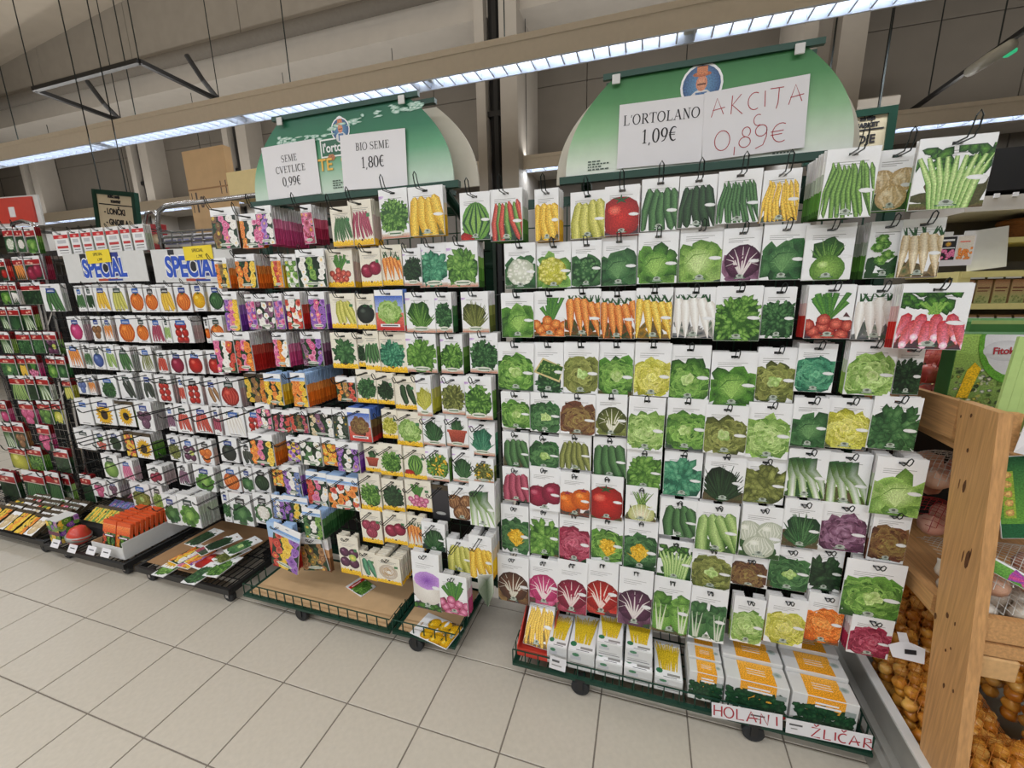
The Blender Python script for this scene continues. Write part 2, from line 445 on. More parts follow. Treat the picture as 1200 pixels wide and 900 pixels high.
# ================================================================== printed pictures
PAL = {  # dark, mid, light
    'g': ((34, 74, 28), (92, 148, 54), (164, 204, 106)), 'd': ((22, 56, 32), (52, 104, 56), (112, 158, 98)),
    'l': ((82, 126, 46), (150, 188, 92), (210, 230, 160)), 'o': ((62, 70, 30), (118, 126, 58), (176, 182, 104)),
    'r': ((66, 40, 30), (122, 74, 52), (166, 150, 84)), 'y': ((150, 150, 40), (210, 206, 74), (238, 232, 150)),
    't': ((26, 84, 66), (62, 146, 108), (128, 192, 150)), 'p': ((62, 28, 52), (112, 62, 92), (178, 138, 164)),
    'w': ((176, 182, 160), (222, 224, 208), (244, 244, 236)), 'k': ((22, 26, 24), (46, 54, 48), (92, 104, 92)),
    'R': ((142, 22, 22), (206, 44, 36), (238, 128, 106)), 'O': ((190, 80, 20), (238, 124, 36), (250, 178, 96)),
    'Y': ((206, 150, 16), (244, 196, 36), (252, 228, 116)), 'P': ((170, 40, 92), (222, 84, 142), (246, 174, 204)),
    'V': ((80, 30, 120), (134, 70, 178), (200, 154, 220)), 'm': ((110, 20, 46), (170, 40, 74), (214, 120, 140)),
    'b': ((92, 54, 30), (152, 100, 60), (206, 164, 116)), 'W': ((214, 206, 196), (240, 236, 228), (250, 250, 246)),
    'u': ((52, 70, 130), (92, 116, 180), (160, 178, 220)), 'c': ((190, 160, 110), (226, 204, 160), (244, 232, 204)),
}
PAL = {k: tuple(rgb(c) for c in v) for k, v in PAL.items()}
PAL['D'] = tuple(var(c, 0) for c in (rgb(14, 34, 20), rgb(30, 62, 36), rgb(66, 104, 60)))
U = random.uniform
def blob_ring(P, cx, cy, R, n, s, pal, lightness, sq=0.8, jit=0.28):
    D, M, L = PAL[pal]
    a0 = U(0, 6.28)
    for i in range(n):
        a = a0 + 2 * PI * i / n + U(-.2, .2)
        t = min(1, max(0, lightness + U(-.25, .25)))
        ci = mixc(D, M, t); co = var(mixc(M, L, t), .15)
        if random.random() < .4: ci, co = co, ci
        P.fan(cx + R * math.cos(a), cy + R * sq * math.sin(a), s * U(.8, 1.2), s * U(.7, 1.05), 8, ci, co, jit, a)
def m_let(P, cx, cy, R, pal):
    blob_ring(P, cx, cy, R * .70, 13, R * .36, pal, .05)
    blob_ring(P, cx, cy, R * .58, 13, R * .30, pal, .35)
    blob_ring(P, cx, cy, R * .42, 11, R * .26, pal, .5)
    blob_ring(P, cx, cy, R * .26, 8, R * .22, pal, .7)
    for i in range(26):
        a = U(0, 6.28); r = math.sqrt(U(.04, 1)) * R * .85; D, M, L = PAL[pal]
        if i % 2: P.taper(arc(cx + r * math.cos(a), cy + r * .8 * math.sin(a), R * .16, R * .12, math.degrees(a) - 70, math.degrees(a) + 70, 4), [R * .02, R * .05, R * .06, R * .05, R * .02], L, M)
        else: P.fan(cx + r * math.cos(a), cy + r * .8 * math.sin(a), R * .10, R * .04, 6, D, mixc(D, M, .6), .3, a + 1.57)
    blob_ring(P, cx, cy + R * .05, R * .1, 4, R * .18, 'l' if pal in 'gdo' else pal, .9)
def m_head(P, cx, cy, R, pal):
    D, M, L = PAL[pal]
    blob_ring(P, cx, cy - R * .1, R * .68, 9, R * .42, pal, .1)
    P.fan(cx, cy, R * .56, R * .54, 14, L, mixc(D, M, .8), .03)
    for k in range(7):
        a = -2.2 + k * .52 + U(-.1, .1)
        x, y = cx + R * .5 * math.sin(a), cy + R * .48 * math.cos(a)
        P.taper([(cx, cy - R * .45), ((cx + x) / 2 + R * .06 * math.sin(a), (cy + y) / 2 - R * .05), (x, y)], [R * .05, R * .03, R * .01], L, mixc(M, L, .7))
    P.taper([(cx - R * .5, cy - R * .1), (cx - R * .2, cy + R * .25), (cx + R * .3, cy + R * .3)], [R * .02, R * .05, R * .02], D, M)
def m_rad(P, cx, cy, R, pal):
    D, M, L = PAL[pal]; Wc = PAL['W'][1]
    blob_ring(P, cx, cy - R * .25, R * .6, 7, R * .36, pal, .3)
    P.fan(cx, cy, R * .72, R * .74, 14, M, D, .05)
    for k in range(9):
        a = -1.9 + k * .47 + U(-.08, .08)
        x, y = cx + R * .66 * math.sin(a), cy + R * .64 * math.cos(a)
        P.taper([(cx, cy - R * .62), (cx + (x - cx) * .55, cy + (y - cy) * .3), (x, y)], [R * .09, R * .05, R * .015], Wc, mixc(Wc, L, .6))
    for k in range(6):
        P.fan(cx + U(-.5, .5) * R, cy + U(-.4, .5) * R, R * .12, R * .05, 5, D, M, .3, U(0, 3))
def m_napa(P, cx, cy, R, pal):
    for s in (-.42, .40):
        x = cx + s * R
        D, M, L = PAL[pal]
        P.fan(x, cy, R * .5, R * .86, 12, L, M, .05)
        blob_ring(P, x, cy + R * .35, R * .3, 7, R * .24, pal, .3, 1.2)
        for k in (-1, 0, 1): P.taper([(x + k * R * .05, cy - R * .8), (x + k * R * .2, cy + R * .4)], [R * .11, R * .02], PAL['W'][1], L)
def m_root(P, cx, cy, R, pal, n=5, leaf='d'):
    D, M, L = PAL[pal]
    for i in range(n):
        t = (i + .5) / n - .5
        x0 = cx + t * R * 1.5; x1 = cx + t * R * 2.1 + U(-.1, .1) * R + R * .25
        y0 = cy + R * U(.72, .95); y1 = cy - R * U(.85, 1.05)
        if leaf:
            for k in range(3): P.taper([(x0, y0 - R * .05), (x0 + U(-.3, .2) * R, y0 + R * U(.2, .5))], [R * .1, R * .04], PAL[leaf][1], PAL[leaf][0])
        w = R * 2.1 / n
        P.taper([(x0, y0), (x0 + (x1 - x0) * .1, y0 - .2 * R), (x0 + (x1 - x0) * .55, (y0 + y1) / 2), (x1, y1)], [w * .55, w, w * .72, w * .1], L, D if pal != 'w' else PAL['c'][0])
def m_lrad(P, cx, cy, R, pal='R'):
    for i in range(24): P.fan(cx + U(-.9, .5) * R, cy + R * U(.55, 1.1), R * .22, R * .14, 6, var(PAL['g'][1]), PAL['d'][0], .3, U(0, 3))
    for k in range(8): P.taper([(cx + U(-.15, .15) * R, cy + R * .35), (cx + U(-.4, .4) * R, cy + R * .7)], [R * .08, R * .1], PAL['l'][1], PAL['g'][1])
    for i in range(8):
        t = (i + .5) / 8 - .5; j = i % 2
        x0 = cx + t * R * 1.3; x1 = cx + t * R * 2.2; y0 = cy + R * (.35 - .2 * j); y1 = cy - R * (.55 + .25 * j)
        P.taper([(x0, y0), (x0 + (x1 - x0) * .2, y0 - .12 * R), (x0 + (x1 - x0) * .6, y0 + (y1 - y0) * .55), (x0 + (x1 - x0) * .75, y0 + (y1 - y0) * .7), (x1, y1)], [R * .14, R * .3, R * .3, R * .24, R * .04], PAL['R'][1], PAL['m'][1], PAL['P'][2], PAL['R'][2])
        P.fan(x0 + (x1 - x0) * .8, y0 + (y1 - y0) * .78, R * .11, R * .12, 7, PAL['W'][2], PAL['P'][2])
def m_bun(P, cx, cy, R, pal, n=11):
    D, M, L = PAL[pal]
    for k in range(16): P.taper([(cx + U(-.1, .1) * R, cy - R * .1), (cx + U(-.6, .6) * R, cy + R * U(.6, 1.15))], [R * .08, R * .22], var(PAL['g'][1]), PAL['d'][1])
    for i in range(n):
        a = i * 2.4; r = R * .22 * math.sqrt(i)
        P.fan(cx + r * 1.15 * math.cos(a), cy - R * .4 + r * .75 * math.sin(a), R * .25, R * .24, 9, L, D, .04)
def m_ball(P, cx, cy, R, pal, n=1, lobes=0, cap='d'):
    D, M, L = PAL[pal]
    spots = {1: [(0, 0, 1)], 2: [(-.38, -.1, .62), (.4, .12, .62)], 3: [(-.42, .3, .52), (.36, .34, .52), (0, -.36, .58)], 4: [(-.4, .45, .45), (.42, .42, .46), (-.42, -.38, .47), (.38, -.42, .48)],
             6: [(-.36, .6, .38), (.3, .62, .38), (-.4, 0, .4), (.38, .02, .4), (-.32, -.6, .4), (.34, -.58, .38)]}[n]
    for x, y, r in spots:
        x = cx + x * R; y = cy + y * R; r *= R
        P.fan(x, y, r * .98, r * .9, 16, M, D, .02)
        for k in range(lobes):
            t = (k + .5) / lobes * 2 - 1
            P.taper([(x + t * r * .3, y + r * .8), (x + t * r * .95, y), (x + t * r * .3, y - r * .82)], [r * .05, r * 1.5 / lobes, r * .05], mixc(M, L, .5), D)
        P.fan(x - r * .28, y + r * .3, r * .34, r * .24, 8, L, M, .1)
        if cap:
            for k in range(5):
                a = k * 1.26 + .3; P.taper([(x, y + r * .74), (x + r * .36 * math.cos(a), y + r * .78 + r * .2 * math.sin(a))], [r * .12, r * .03], PAL[cap][1], PAL[cap][0])
def m_pod(P, cx, cy, R, pal, n=6, wide=1.0, lean=.25, pal2=None):
    for i in range(n):
        pl = PAL[pal2] if (pal2 and i % 2) else PAL[pal]
        D, M, L = pl
        t = (i + .5) / n - .5
        x0 = cx + t * R * 1.2 + U(-.05, .05) * R; x1 = cx + t * R * 2.0 + lean * R * U(.4, 1.2)
        y0 = cy + R * U(.8, 1.0); y1 = cy - R * U(.75, 1.0)
        w = R * 2.0 / n * wide
        P.taper([(x0, y0), (x0 + .05 * R, y0 - .2 * R), ((x0 + x1) / 2 - .06 * R, (y0 + y1) / 2), (x1, y1 + .15 * R), (x1 + .02 * R, y1)], [w * .25, w * .9, w, w * .8, w * .2], mixc(M, L, .6), D)
def m_cau(P, cx, cy, R, pal):
    blob_ring(P, cx, cy - R * .1, R * .72, 9, R * .36, 'd' if pal != 'y' else 'g', .3)
    D, M, L = PAL[pal]
    P.fan(cx, cy, R * .7, R * .64, 12, M, D, .06)
    for i in range(46):
        a = U(0, 6.28); r = math.sqrt(U(0, 1))
        P.fan(cx + r * R * .66 * math.cos(a), cy + r * R * .6 * math.sin(a), R * U(.08, .14), R * U(.07, .12), 6, var(L, .08), mixc(D, M, U(.3, 1)), .2)
def m_herb(P, cx, cy, R, pal, n=115, sz=.15, pal2=None):
    D, M, L = PAL[pal]
    P.fan(cx, cy - R * .05, R * .9, R * .86, 16, mixc(D, M, .35), D, .18)
    for i in range(n):
        a = U(0, 6.28); r = math.sqrt(U(0.02, 1)) * .92
        pl = PAL[pal2] if pal2 and random.random() < .25 else (D, M, L)
        t = U(0, 1)
        P.fan(cx + r * R * math.cos(a), cy + r * R * math.sin(a), R * sz * U(.7, 1.3), R * sz * .55, 5, mixc(pl[1], pl[2], t), mixc(pl[0], pl[1], t), .2, a + U(-.5, .5))
def m_twig(P, cx, cy, R, pal, n=60):
    D, M, L = PAL[pal]
    P.fan(cx, cy + R * .1, R * .72, R * .7, 14, mixc(D, M, .3), D, .25)
    for i in range(n):
        a = U(-1.15, 1.15); l = R * U(.9, 1.9)
        x1, y1 = cx + l * .62 * math.sin(a), cy - R * .9 + l * math.cos(a)
        P.taper([(cx + U(-.1, .1) * R, cy - R * .9), ((cx + x1) / 2, (cy - R * .9 + y1) / 2 + R * .05), (x1, y1)], [R * .03, R * U(.07, .14), R * .02], var(mixc(M, L, U(0, .6))), D)
def m_flo(P, cx, cy, R, pals, n=13, s=.3, bg='D'):
    D = PAL[bg][0]; M = PAL[bg][1]
    w = P.clip
    P.rect(w[0], w[2], w[1], min(w[3], cy + R * 1.15), M, D)
    for i in range(26): P.fan(U(w[0], w[1]), U(w[2], cy + R * 1.1), R * .2, R * .1, 5, var(PAL['d'][1], .3), PAL['d'][0], .3, U(0, 3))
    k = 0
    for j in range(5):
        for i in range(max(2, n // 5 + 1)):
            pl = PAL[pals[k % len(pals)]]; k += 1
            x = w[0] + (w[1] - w[0]) * (i + .5 + U(-.3, .3)) / max(2, n // 5 + 1); y = w[2] + (min(w[3], cy + R * 1.1) - w[2]) * (j + .5 + U(-.3, .3)) / 5
            r = R * s * U(.75, 1.25); t = U(0, 1)
            P.fan(x, y, r, r * .9, 10, pl[0], mixc(pl[1], pl[2], t), .22, U(0, 3))
            P.fan(x, y, r * .5, r * .45, 7, PAL['Y'][1] if random.random() < .3 else pl[0], mixc(pl[1], pl[2], 1 - t), .2, U(0, 3))
def m_sun(P, cx, cy, R, pal='Y'):
    D, M, L = PAL[pal]
    for k in range(18):
        a = k * PI / 9
        P.taper([(cx + R * .3 * math.cos(a), cy + R * .3 * math.sin(a)), (cx + R * .65 * math.cos(a), cy + R * .65 * math.sin(a)), (cx + R * math.cos(a), cy + R * .95 * math.sin(a))], [R * .18, R * .28, R * .05], M, D)
    P.fan(cx, cy, R * .42, R * .4, 12, rgb(58, 34, 14), rgb(30, 18, 10), .05)
def m_lee(P, cx, cy, R, pal='W', n=4):
    for i in range(n):
        t = (i + .5) / n - .5
        x0 = cx + t * R * .9 - R * .2; x1 = cx + t * R * 1.9 + R * .25
        w = R * 1.5 / n
        P.taper([(x0 - .1 * R, cy + R), (x0, cy + R * .45), ((x0 + x1) / 2, cy), (x1, cy - R * .9)], [w * 1.5, w * 1.1, w * .8, w * .75], PAL['d'][1], PAL['D'][1], PAL[pal][2], PAL['l'][1])
def m_cel(P, cx, cy, R, pal='l'):
    for i in range(20): P.fan(cx + U(-1, 1) * R, cy + R * U(.3, 1), R * .22, R * .14, 6, var(PAL['g'][1]), PAL['d'][0], .3, U(0, 3))
    for i in range(9):
        t = i / 8 - .5
        P.taper([(cx + t * R * 1.7, cy + R * .7), (cx + t * R * 1.0, cy), (cx + t * R * .75, cy - R * .9)], [R * .1, R * .2, R * .2], PAL['l'][2], PAL['g'][1])
def m_fen(P, cx, cy, R, pal='w'):
    for i in range(12): P.taper([(cx + U(-.2, .2) * R, cy + R * .1), (cx + U(-.7, .7) * R, cy + R)], [R * .16, R * .03], PAL['l'][1], PAL['g'][0])
    P.fan(cx, cy - R * .35, R * .72, R * .62, 14, PAL['c'][2], PAL['o'][2], .04)
    for k in range(5): P.taper([(cx + (k - 2) * R * .12, cy - R * .9), (cx + (k - 2) * R * .27, cy + R * .2)], [R * .03, R * .05], PAL['W'][1], PAL['l'][2])
def m_mel(P, cx, cy, R, pal='g'):
    P.fan(cx, cy, R * .72, R * .92, 16, PAL['l'][1], PAL['g'][1], .02)
    for k in range(5):
        t = k / 4 * 2 - 1
        P.taper([(cx + t * R * .15, cy + R * .9), (cx + t * R * .66, cy), (cx + t * R * .15, cy - R * .9)], [R * .03, R * .13, R * .03], PAL['D'][1], PAL['d'][1])
    P.fan(cx - R * .6, cy - R * .8, R * .5, R * .36, 8, PAL['R'][1], PAL['R'][0], .1)
def m_pot(P, cx, cy, R, pal='d'):
    m_twig(P, cx, cy + R * .55, R * .62, pal)
    P.poly([(cx - R * .72, cy + R * .1), (cx - R * .5, cy - R * .75), (cx + R * .5, cy - R * .75), (cx + R * .72, cy + R * .1)], [rgb(186, 84, 62), rgb(120, 48, 38), rgb(140, 56, 44), rgb(170, 72, 56)])
    P.rect(cx - R * .8, cy + R * .05, cx + R * .8, cy + R * .24, rgb(176, 78, 60), rgb(196, 100, 80))
def m_cress(P, cx, cy, R, pal='g'):
    m_herb(P, cx, cy - R * .5, R * .7, 'd', 40)
    P.poly([(cx - R * .75, cy + R * .1), (cx + R * .5, cy - R * .35), (cx + R * .8, cy + R * .4), (cx - R * .3, cy + R * .8)], [rgb(212, 196, 140)] * 4)
    P.poly([(cx - R * .62, cy + R * .14), (cx + R * .46, cy - R * .24), (cx + R * .68, cy + R * .38), (cx - R * .28, cy + R * .7)], [rgb(50, 92, 36)] * 4)
    for i in range(30): P.fan(cx + U(-.4, .45) * R, cy + U(0, .5) * R, R * .08, R * .06, 5, PAL['g'][2], PAL['g'][0], .2)
def m_tur(P, cx, cy, R, pal='V'):
    for i in range(9): P.fan(cx + U(-.9, .9) * R, cy - R * U(.6, .95), R * .24, R * .16, 6, PAL['g'][1], PAL['d'][0], .3)
    P.fan(cx, cy, R * .72, R * .7, 16, PAL['W'][1], PAL['W'][0], .02)
    P.fan(cx, cy + R * .42, R * .62, R * .42, 12, PAL[pal][1], PAL[pal][2], .04)
def m_bowl(P, cx, cy, R, pal='c'):
    P.fan(cx, cy, R * .9, R * .7, 16, PAL['W'][1], rgb(196, 180, 160), .01)
    for i in range(26):
        a = U(0, 6.28); r = U(.1, .55) * R
        P.taper(arc(cx + U(-.1, .1) * R, cy + U(-.1, .1) * R, r * 1.2, r * .9, math.degrees(a), math.degrees(a) + 90, 3), [R * .05] * 4, PAL['c'][1], PAL['b'][1])
def m_fig(P, cx, cy, R, pal='p'):
    m_ball(P, cx, cy, R, 'p', 4, 0, None)
    P.fan(cx + R * .3, cy + R * .05, R * .34, R * .3, 10, PAL['Y'][2], PAL['l'][1], .03)
MOT = {  # name: (words, function, arguments)
    'let': ('%s lettuce', m_let), 'cab': ('%s cabbage', m_head), 'rad': ('%s radicchio', m_rad), 'nap': ('%s Chinese cabbage', m_napa), 'root': ('%s roots', m_root), 'car': ('%s carrots', m_root),
    'bun': ('a bunch of %s round roots', m_bun), 'tom': ('%s tomato', lambda P, x, y, R, p: m_ball(P, x, y, R, p)), 'toms': ('several %s tomatoes', lambda P, x, y, R, p: m_ball(P, x, y, R, p, 6)),
    'pump': ('%s pumpkin', lambda P, x, y, R, p: m_ball(P, x, y, R, p, 1, 5)), 'mel': ('striped watermelon', m_mel), 'onion': ('%s onions', lambda P, x, y, R, p: m_ball(P, x, y, R, p, 3, 5, None)),
    'egg': ('%s aubergine', lambda P, x, y, R, p: m_ball(P, x, y, R * .95, p)), 'beet': ('%s beetroot', lambda P, x, y, R, p: m_ball(P, x, y, R, p, 2, 0, 'm')), 'pep': ('%s peppers', lambda P, x, y, R, p: m_pod(P, x, y, R, p, 4, 1.1)),
    'chil': ('%s chilli peppers', lambda P, x, y, R, p: m_pod(P, x, y, R, p, 6, .9)), 'chilg': ('red and green chilli peppers', lambda P, x, y, R, p: m_pod(P, x, y, R, 'R', 7, .95, .3, 'g')),
    'bean': ('%s bean pods', lambda P, x, y, R, p: m_pod(P, x, y, R, p, 11, .95, .2)), 'cuc': ('%s cucumbers', lambda P, x, y, R, p: m_pod(P, x, y, R, p, 5, 1.0, .12)),
    'zuc': ('%s courgettes', lambda P, x, y, R, p: m_pod(P, x, y, R, p, 4, 1.05, .55)), 'zuc2': ('two %s courgettes', lambda P, x, y, R, p: m_pod(P, x, y, R, p, 2, .62, .8)), 'asp': ('%s asparagus', lambda P, x, y, R, p: m_pod(P, x, y, R, p, 9, .7, .2)),
    'cau': ('%s cauliflower', m_cau), 'bro': ('dark broccoli', lambda P, x, y, R, p: m_cau(P, x, y, R, 'd')), 'rom': ('yellow-green romanesco', lambda P, x, y, R, p: m_cau(P, x, y, R, 'y')),
    'herb': ('%s leafy herb', m_herb), 'twig': ('%s feathery herb', m_twig), 'bas': ('%s broad leaves', lambda P, x, y, R, p: m_herb(P, x, y, R, p, 70, .28)), 'yher': ('%s herb with yellow blossoms', lambda P, x, y, R, p: m_herb(P, x, y, R, p, 115, .15, 'Y')),
    'leek': ('leeks', m_lee), 'spo': ('spring onions', lambda P, x, y, R, p: m_lee(P, x, y, R, 'W', 3)), 'cel': ('celery stalks', m_cel), 'fen': ('fennel bulb', m_fen), 'pot': ('herb in a terracotta pot', m_pot), 'cress': ('cress in a small tray', m_cress),
    'tur': ('purple and white turnip', m_tur), 'bowl': ('a bowl of noodle-like beans', m_bowl), 'lrad': ('long red and white radishes', m_lrad), 'fig': ('purple and yellow round fruit', m_fig), 'sun': ('a sunflower', m_sun), 'flo': ('%s flowers', None), 'ccab': ('%s kohlrabi', lambda P, x, y, R, p: (m_twig(P, x, y + R * .3, R * .7, 'g', 18), m_ball(P, x, y - R * .35, R * .6, 'l', 1, 0, None))),
    'cler': ('celeriac roots', lambda P, x, y, R, p: m_ball(P, x, y, R, 'c', 3, 3, None)), 'spr': ('Brussels sprouts', lambda P, x, y, R, p: [m_head(P, x + U(-.8, .8) * R, y + U(-.9, .9) * R, R * .24, 'g') for _ in range(10)]),
    'pat': ('white pattypan squash', lambda P, x, y, R, p: m_ball(P, x, y, R, 'w', 3, 7, None)), 'chi': ('%s chicory with a yellow heart', lambda P, x, y, R, p: (m_let(P, x, y, R, p), m_twig(P, x, y - R * .05, R * .5, 'Y', 40), m_herb(P, x, y + R * .05, R * .34, 'Y', 40, .3))),
    'dais': ('orange and white daisies', None), 'non': ('plain print', lambda P, x, y, R, p: None),
}
CW = {'g': 'green', 'd': 'dark green', 'l': 'pale green', 'o': 'olive green', 'r': 'red-brown', 'y': 'yellow-green', 't': 'blue-green', 'p': 'purple', 'w': 'white', 'k': 'black', 'R': 'red', 'O': 'orange', 'Y': 'yellow', 'P': 'pink', 'V': 'violet', 'm': 'crimson', 'b': 'brown', 'W': 'white', 'u': 'blue', 'c': 'cream', 'D': 'deep green'}
def words_of(mot):
    n, _, a = mot.partition(':')
    w = MOT[n][0]
    if '%s' in w: w = w % (CW[a[0]] if len(a) < 2 else ' and '.join(CW[c] for c in dict.fromkeys(a[:2])))
    return w
def picture(P, mot, cx, cy, R):
    n, _, a = mot.partition(':')
    if n == 'flo': m_flo(P, cx, cy, R, a)
    elif n == 'dais': m_flo(P, cx, cy, R, 'OWRWO', 16, .34)
    else: MOT[n][1](P, cx, cy, R, a or {'sun': 'Y', 'tur': 'V', 'lrad': 'R', 'fig': 'p', 'bowl': 'c', 'pot': 'd', 'spo': 'W', 'leek': 'W', 'fen': 'w', 'bro': 'd', 'rom': 'y'}.get(n, 'g'))
def tint(mot):
    n, _, a = mot.partition(':')
    a = (a or 'g')[0]
    return PAL[{'mel': 'd', 'leek': 'l', 'spo': 'w', 'dais': 'O', 'bowl': 'c'}.get(n, a if a in PAL else 'g')]

GREYTXT, DARKTXT = rgb(150, 148, 146), rgb(84, 84, 86)
WHITE = rgb(240, 240, 241)
def print_for(style, mot, w, h):
    """the printed face of one packet, lower left corner at (-w/2, 0)"""
    P = MB(); x0, x1 = -w / 2 + .0008, w / 2 - .0008
    P.bulge = None
    tp = min(h * .87, h - .020)
    P.lim(x0, x1, 0.001, tp)
    def text(y, lx, rx, c=GREYTXT, t=.0014): P.rect(lx, y, rx, y + t, c)
    paper = rgb(236, 229, 212) if style == 'B' else rgb(238, 238, 238)
    P.rect(x0, .001, x1, tp, paper)
    if style == 'O':
        D, M, L = tint(mot)
        n_, _, a_ = mot.partition(':')
        k_ = random.random()
        if n_ in ('root', 'car', 'bun', 'lrad', 'cau', 'pat', 'fen', 'leek', 'spr', 'pep', 'mel', 'cler', 'cel') or k_ < .45:
            bc = random.choice([rgb(36, 66, 38), rgb(52, 78, 44), rgb(96, 74, 52), rgb(60, 66, 74), rgb(40, 52, 62)])
            P.rect(x0, .001, x1, h * .10, bc, mixc(bc, M, .3)); 
            for _ in range(12): P.fan(U(x0, x1), h * U(.03, .30), w * U(.14, .3), h * U(.05, .10), 7, mixc(bc, PAL['d'][1], U(0, .8)), mixc(bc, D, U(0, .7)), .3, U(0, 3))
        text(h * .80, -w * .36, w * .30); text(h * .765, -w * .36, w * .16); text(h * .735, -w * .36, w * .02)
        picture(P, mot, U(-.04, .04) * w, h * .365, (w * .66 + h * .45) / 2)
        P.fan(0, h * .095, w * .10, h * .042, 9, rgb(150, 162, 146), rgb(190, 198, 186), .1); P.fan(0, h * .105, w * .045, h * .024, 6, rgb(84, 92, 84), rgb(110, 116, 104), .2)
        P.rect(-w * .15, h * .045, w * .15, h * .066, rgb(70, 112, 74)); P.rect(-w * .11, h * .051, w * .11, h * .058, WHITE)
        P.fan(w * .34, h * (.40 + U(-.03, .03)), w * .15, h * .035, 8, WHITE, rgb(226, 226, 224), .02, -.05)
    elif style == 'B':
        text(h * .81, -w * .38, w * .36, rgb(120, 110, 100)); text(h * .775, -w * .30, w * .28); text(h * .745, -w * .30, w * .2)
        picture(P, mot, 0, h * .44, (w * .48 + h * .34) / 2)
        P.rect(x0, .001, x1, h * .115, rgb(240, 184, 30), rgb(250, 206, 60))
        for k in range(7): P.fan(x0 + (k + .5) * (x1 - x0) / 7, h * .115, w * .06, h * U(.02, .05), 6, rgb(246, 196, 44), rgb(250, 206, 60), .1)
        P.fan(0, h * .12, w * .05, h * .03, 6, rgb(110, 70, 40), rgb(120, 80, 40))
        P.rect(w * .26, h * .62, w * .40, h * .70, rgb(70, 130, 80))
    elif style == 'S':
        hc = random.choice([rgb(44, 72, 150), rgb(44, 72, 150), rgb(40, 62, 58), rgb(44, 44, 48), rgb(60, 110, 190)])
        picture(P, mot, 0, h * .38, (w * .50 + h * .34) / 2)
        P.rect(-w * .22, h * .68, w * .22, h * .855, hc); P.rect(-w * .17, h * .73, w * .17, h * .75, WHITE); P.rect(-w * .14, h * .77, w * .14, h * .785, WHITE)
        P.rect(-w * .25, h * .05, w * .25, h * .072, DARKTXT)
    elif style in 'FG':
        P.lim(x0, x1, 0.001, h * .80)
        picture(P, mot, 0, h * .40, h * .37)
        P.lim(x0, x1, 0.001, tp)
        if style == 'G': P.rect(x0, h * .76, x1, tp, rgb(206, 220, 238), rgb(96, 158, 224))
        text(h * .82, -w * .36, w * .2, rgb(120, 120, 130))
        P.fan(0, h * .10, w * .3, h * .045, 8, rgb(230, 230, 220), rgb(200, 206, 190), .05); P.rect(-w * .2, h * .09, w * .2, h * .108, rgb(70, 100, 70))
    elif style == 'H':
        text(h * .80, -w * .3, w * .3); P.fan(x0, h * .86, w * .18, h * .06, 8, rgb(180, 130, 200), rgb(220, 200, 230), .1)
        P.rect(x0, .001, x1, h * .10, rgb(196, 120, 90), rgb(220, 214, 200))
        picture(P, mot, 0, h * .43, (w * .56 + h * .40) / 2)
        P.fan(0, h * .10, w * .30, h * .06, 8, rgb(236, 236, 224), rgb(214, 216, 200), .03); P.rect(-w * .2, h * .085, w * .2, h * .112, rgb(70, 110, 70))
    elif style == 'L':
        P.rect(x0, h * .45, x1, h * .86, rgb(196, 206, 236), rgb(70, 110, 200)); P.rect(x0, .001, x1, h * .45, rgb(196, 40, 40), rgb(226, 130, 110))
        picture(P, mot, 0, h * .46, w * .42)
        P.rect(-w * .35, h * .10, w * .35, h * .17, WHITE); P.rect(-w * .28, h * .12, w * .28, h * .15, DARKTXT)
    elif style == 'R':
        P.lim(x0, x1, 0.001, h * .72)
        P.rect(x0, .001, x1, h * .72, PAL['D'][1], PAL['d'][0])
        picture(P, mot, 0, h * .32, w * .52)
        P.lim(x0, x1, 0.001, tp)
        P.rect(x0, h * .66, x1, h * .86, rgb(160, 28, 32), rgb(186, 36, 38))
        for k in range(2): P.fan(w * U(-.3, .3), h * U(.70, .80), w * .12, h * .05, 7, rgb(240, 222, 200), rgb(224, 120, 100), .2)
        P.rect(x0, h * .635, x1, h * .66, rgb(226, 200, 190))
    elif style == 'C':
        P.rect(x0, h * .70, x1, h * .86, rgb(206, 36, 40)); P.fan(0, h * .76, w * .2, h * .06, 8, rgb(246, 220, 214), rgb(220, 90, 80))
        P.rect(-w * .3, h * .5, w * .3, h * .64, rgb(196, 196, 200)); P.rect(-w * .38, h * .30, w * .38, h * .40, rgb(200, 60, 60)); P.rect(-w * .3, h * .2, w * .34, h * .23, DARKTXT); P.rect(-w * .3, h * .1, w * .34, h * .13, GREYTXT)
    elif style == 'K':
        P.rect(x0, .001, x1, tp, rgb(30, 30, 34), rgb(58, 56, 62)); P.fan(0, h * .2, w * .3, h * .05, 8, rgb(180, 180, 176), rgb(150, 150, 150), .05)
    elif style == 'U':
        picture(P, mot, 0, h * .3, h * .3)
        P.rect(x0, h * .58, x1, tp, rgb(226, 84, 40), rgb(244, 140, 70)); P.rect(-w * .4, h * .44, w * .4, h * .52, rgb(110, 30, 70)); P.rect(-w * .3, h * .46, w * .3, h * .5, WHITE)
    elif style == 'Z':
        P.lim(x0, x1, 0.001, tp)
        picture(P, mot, 0, h * .40, h * .40)
    return P
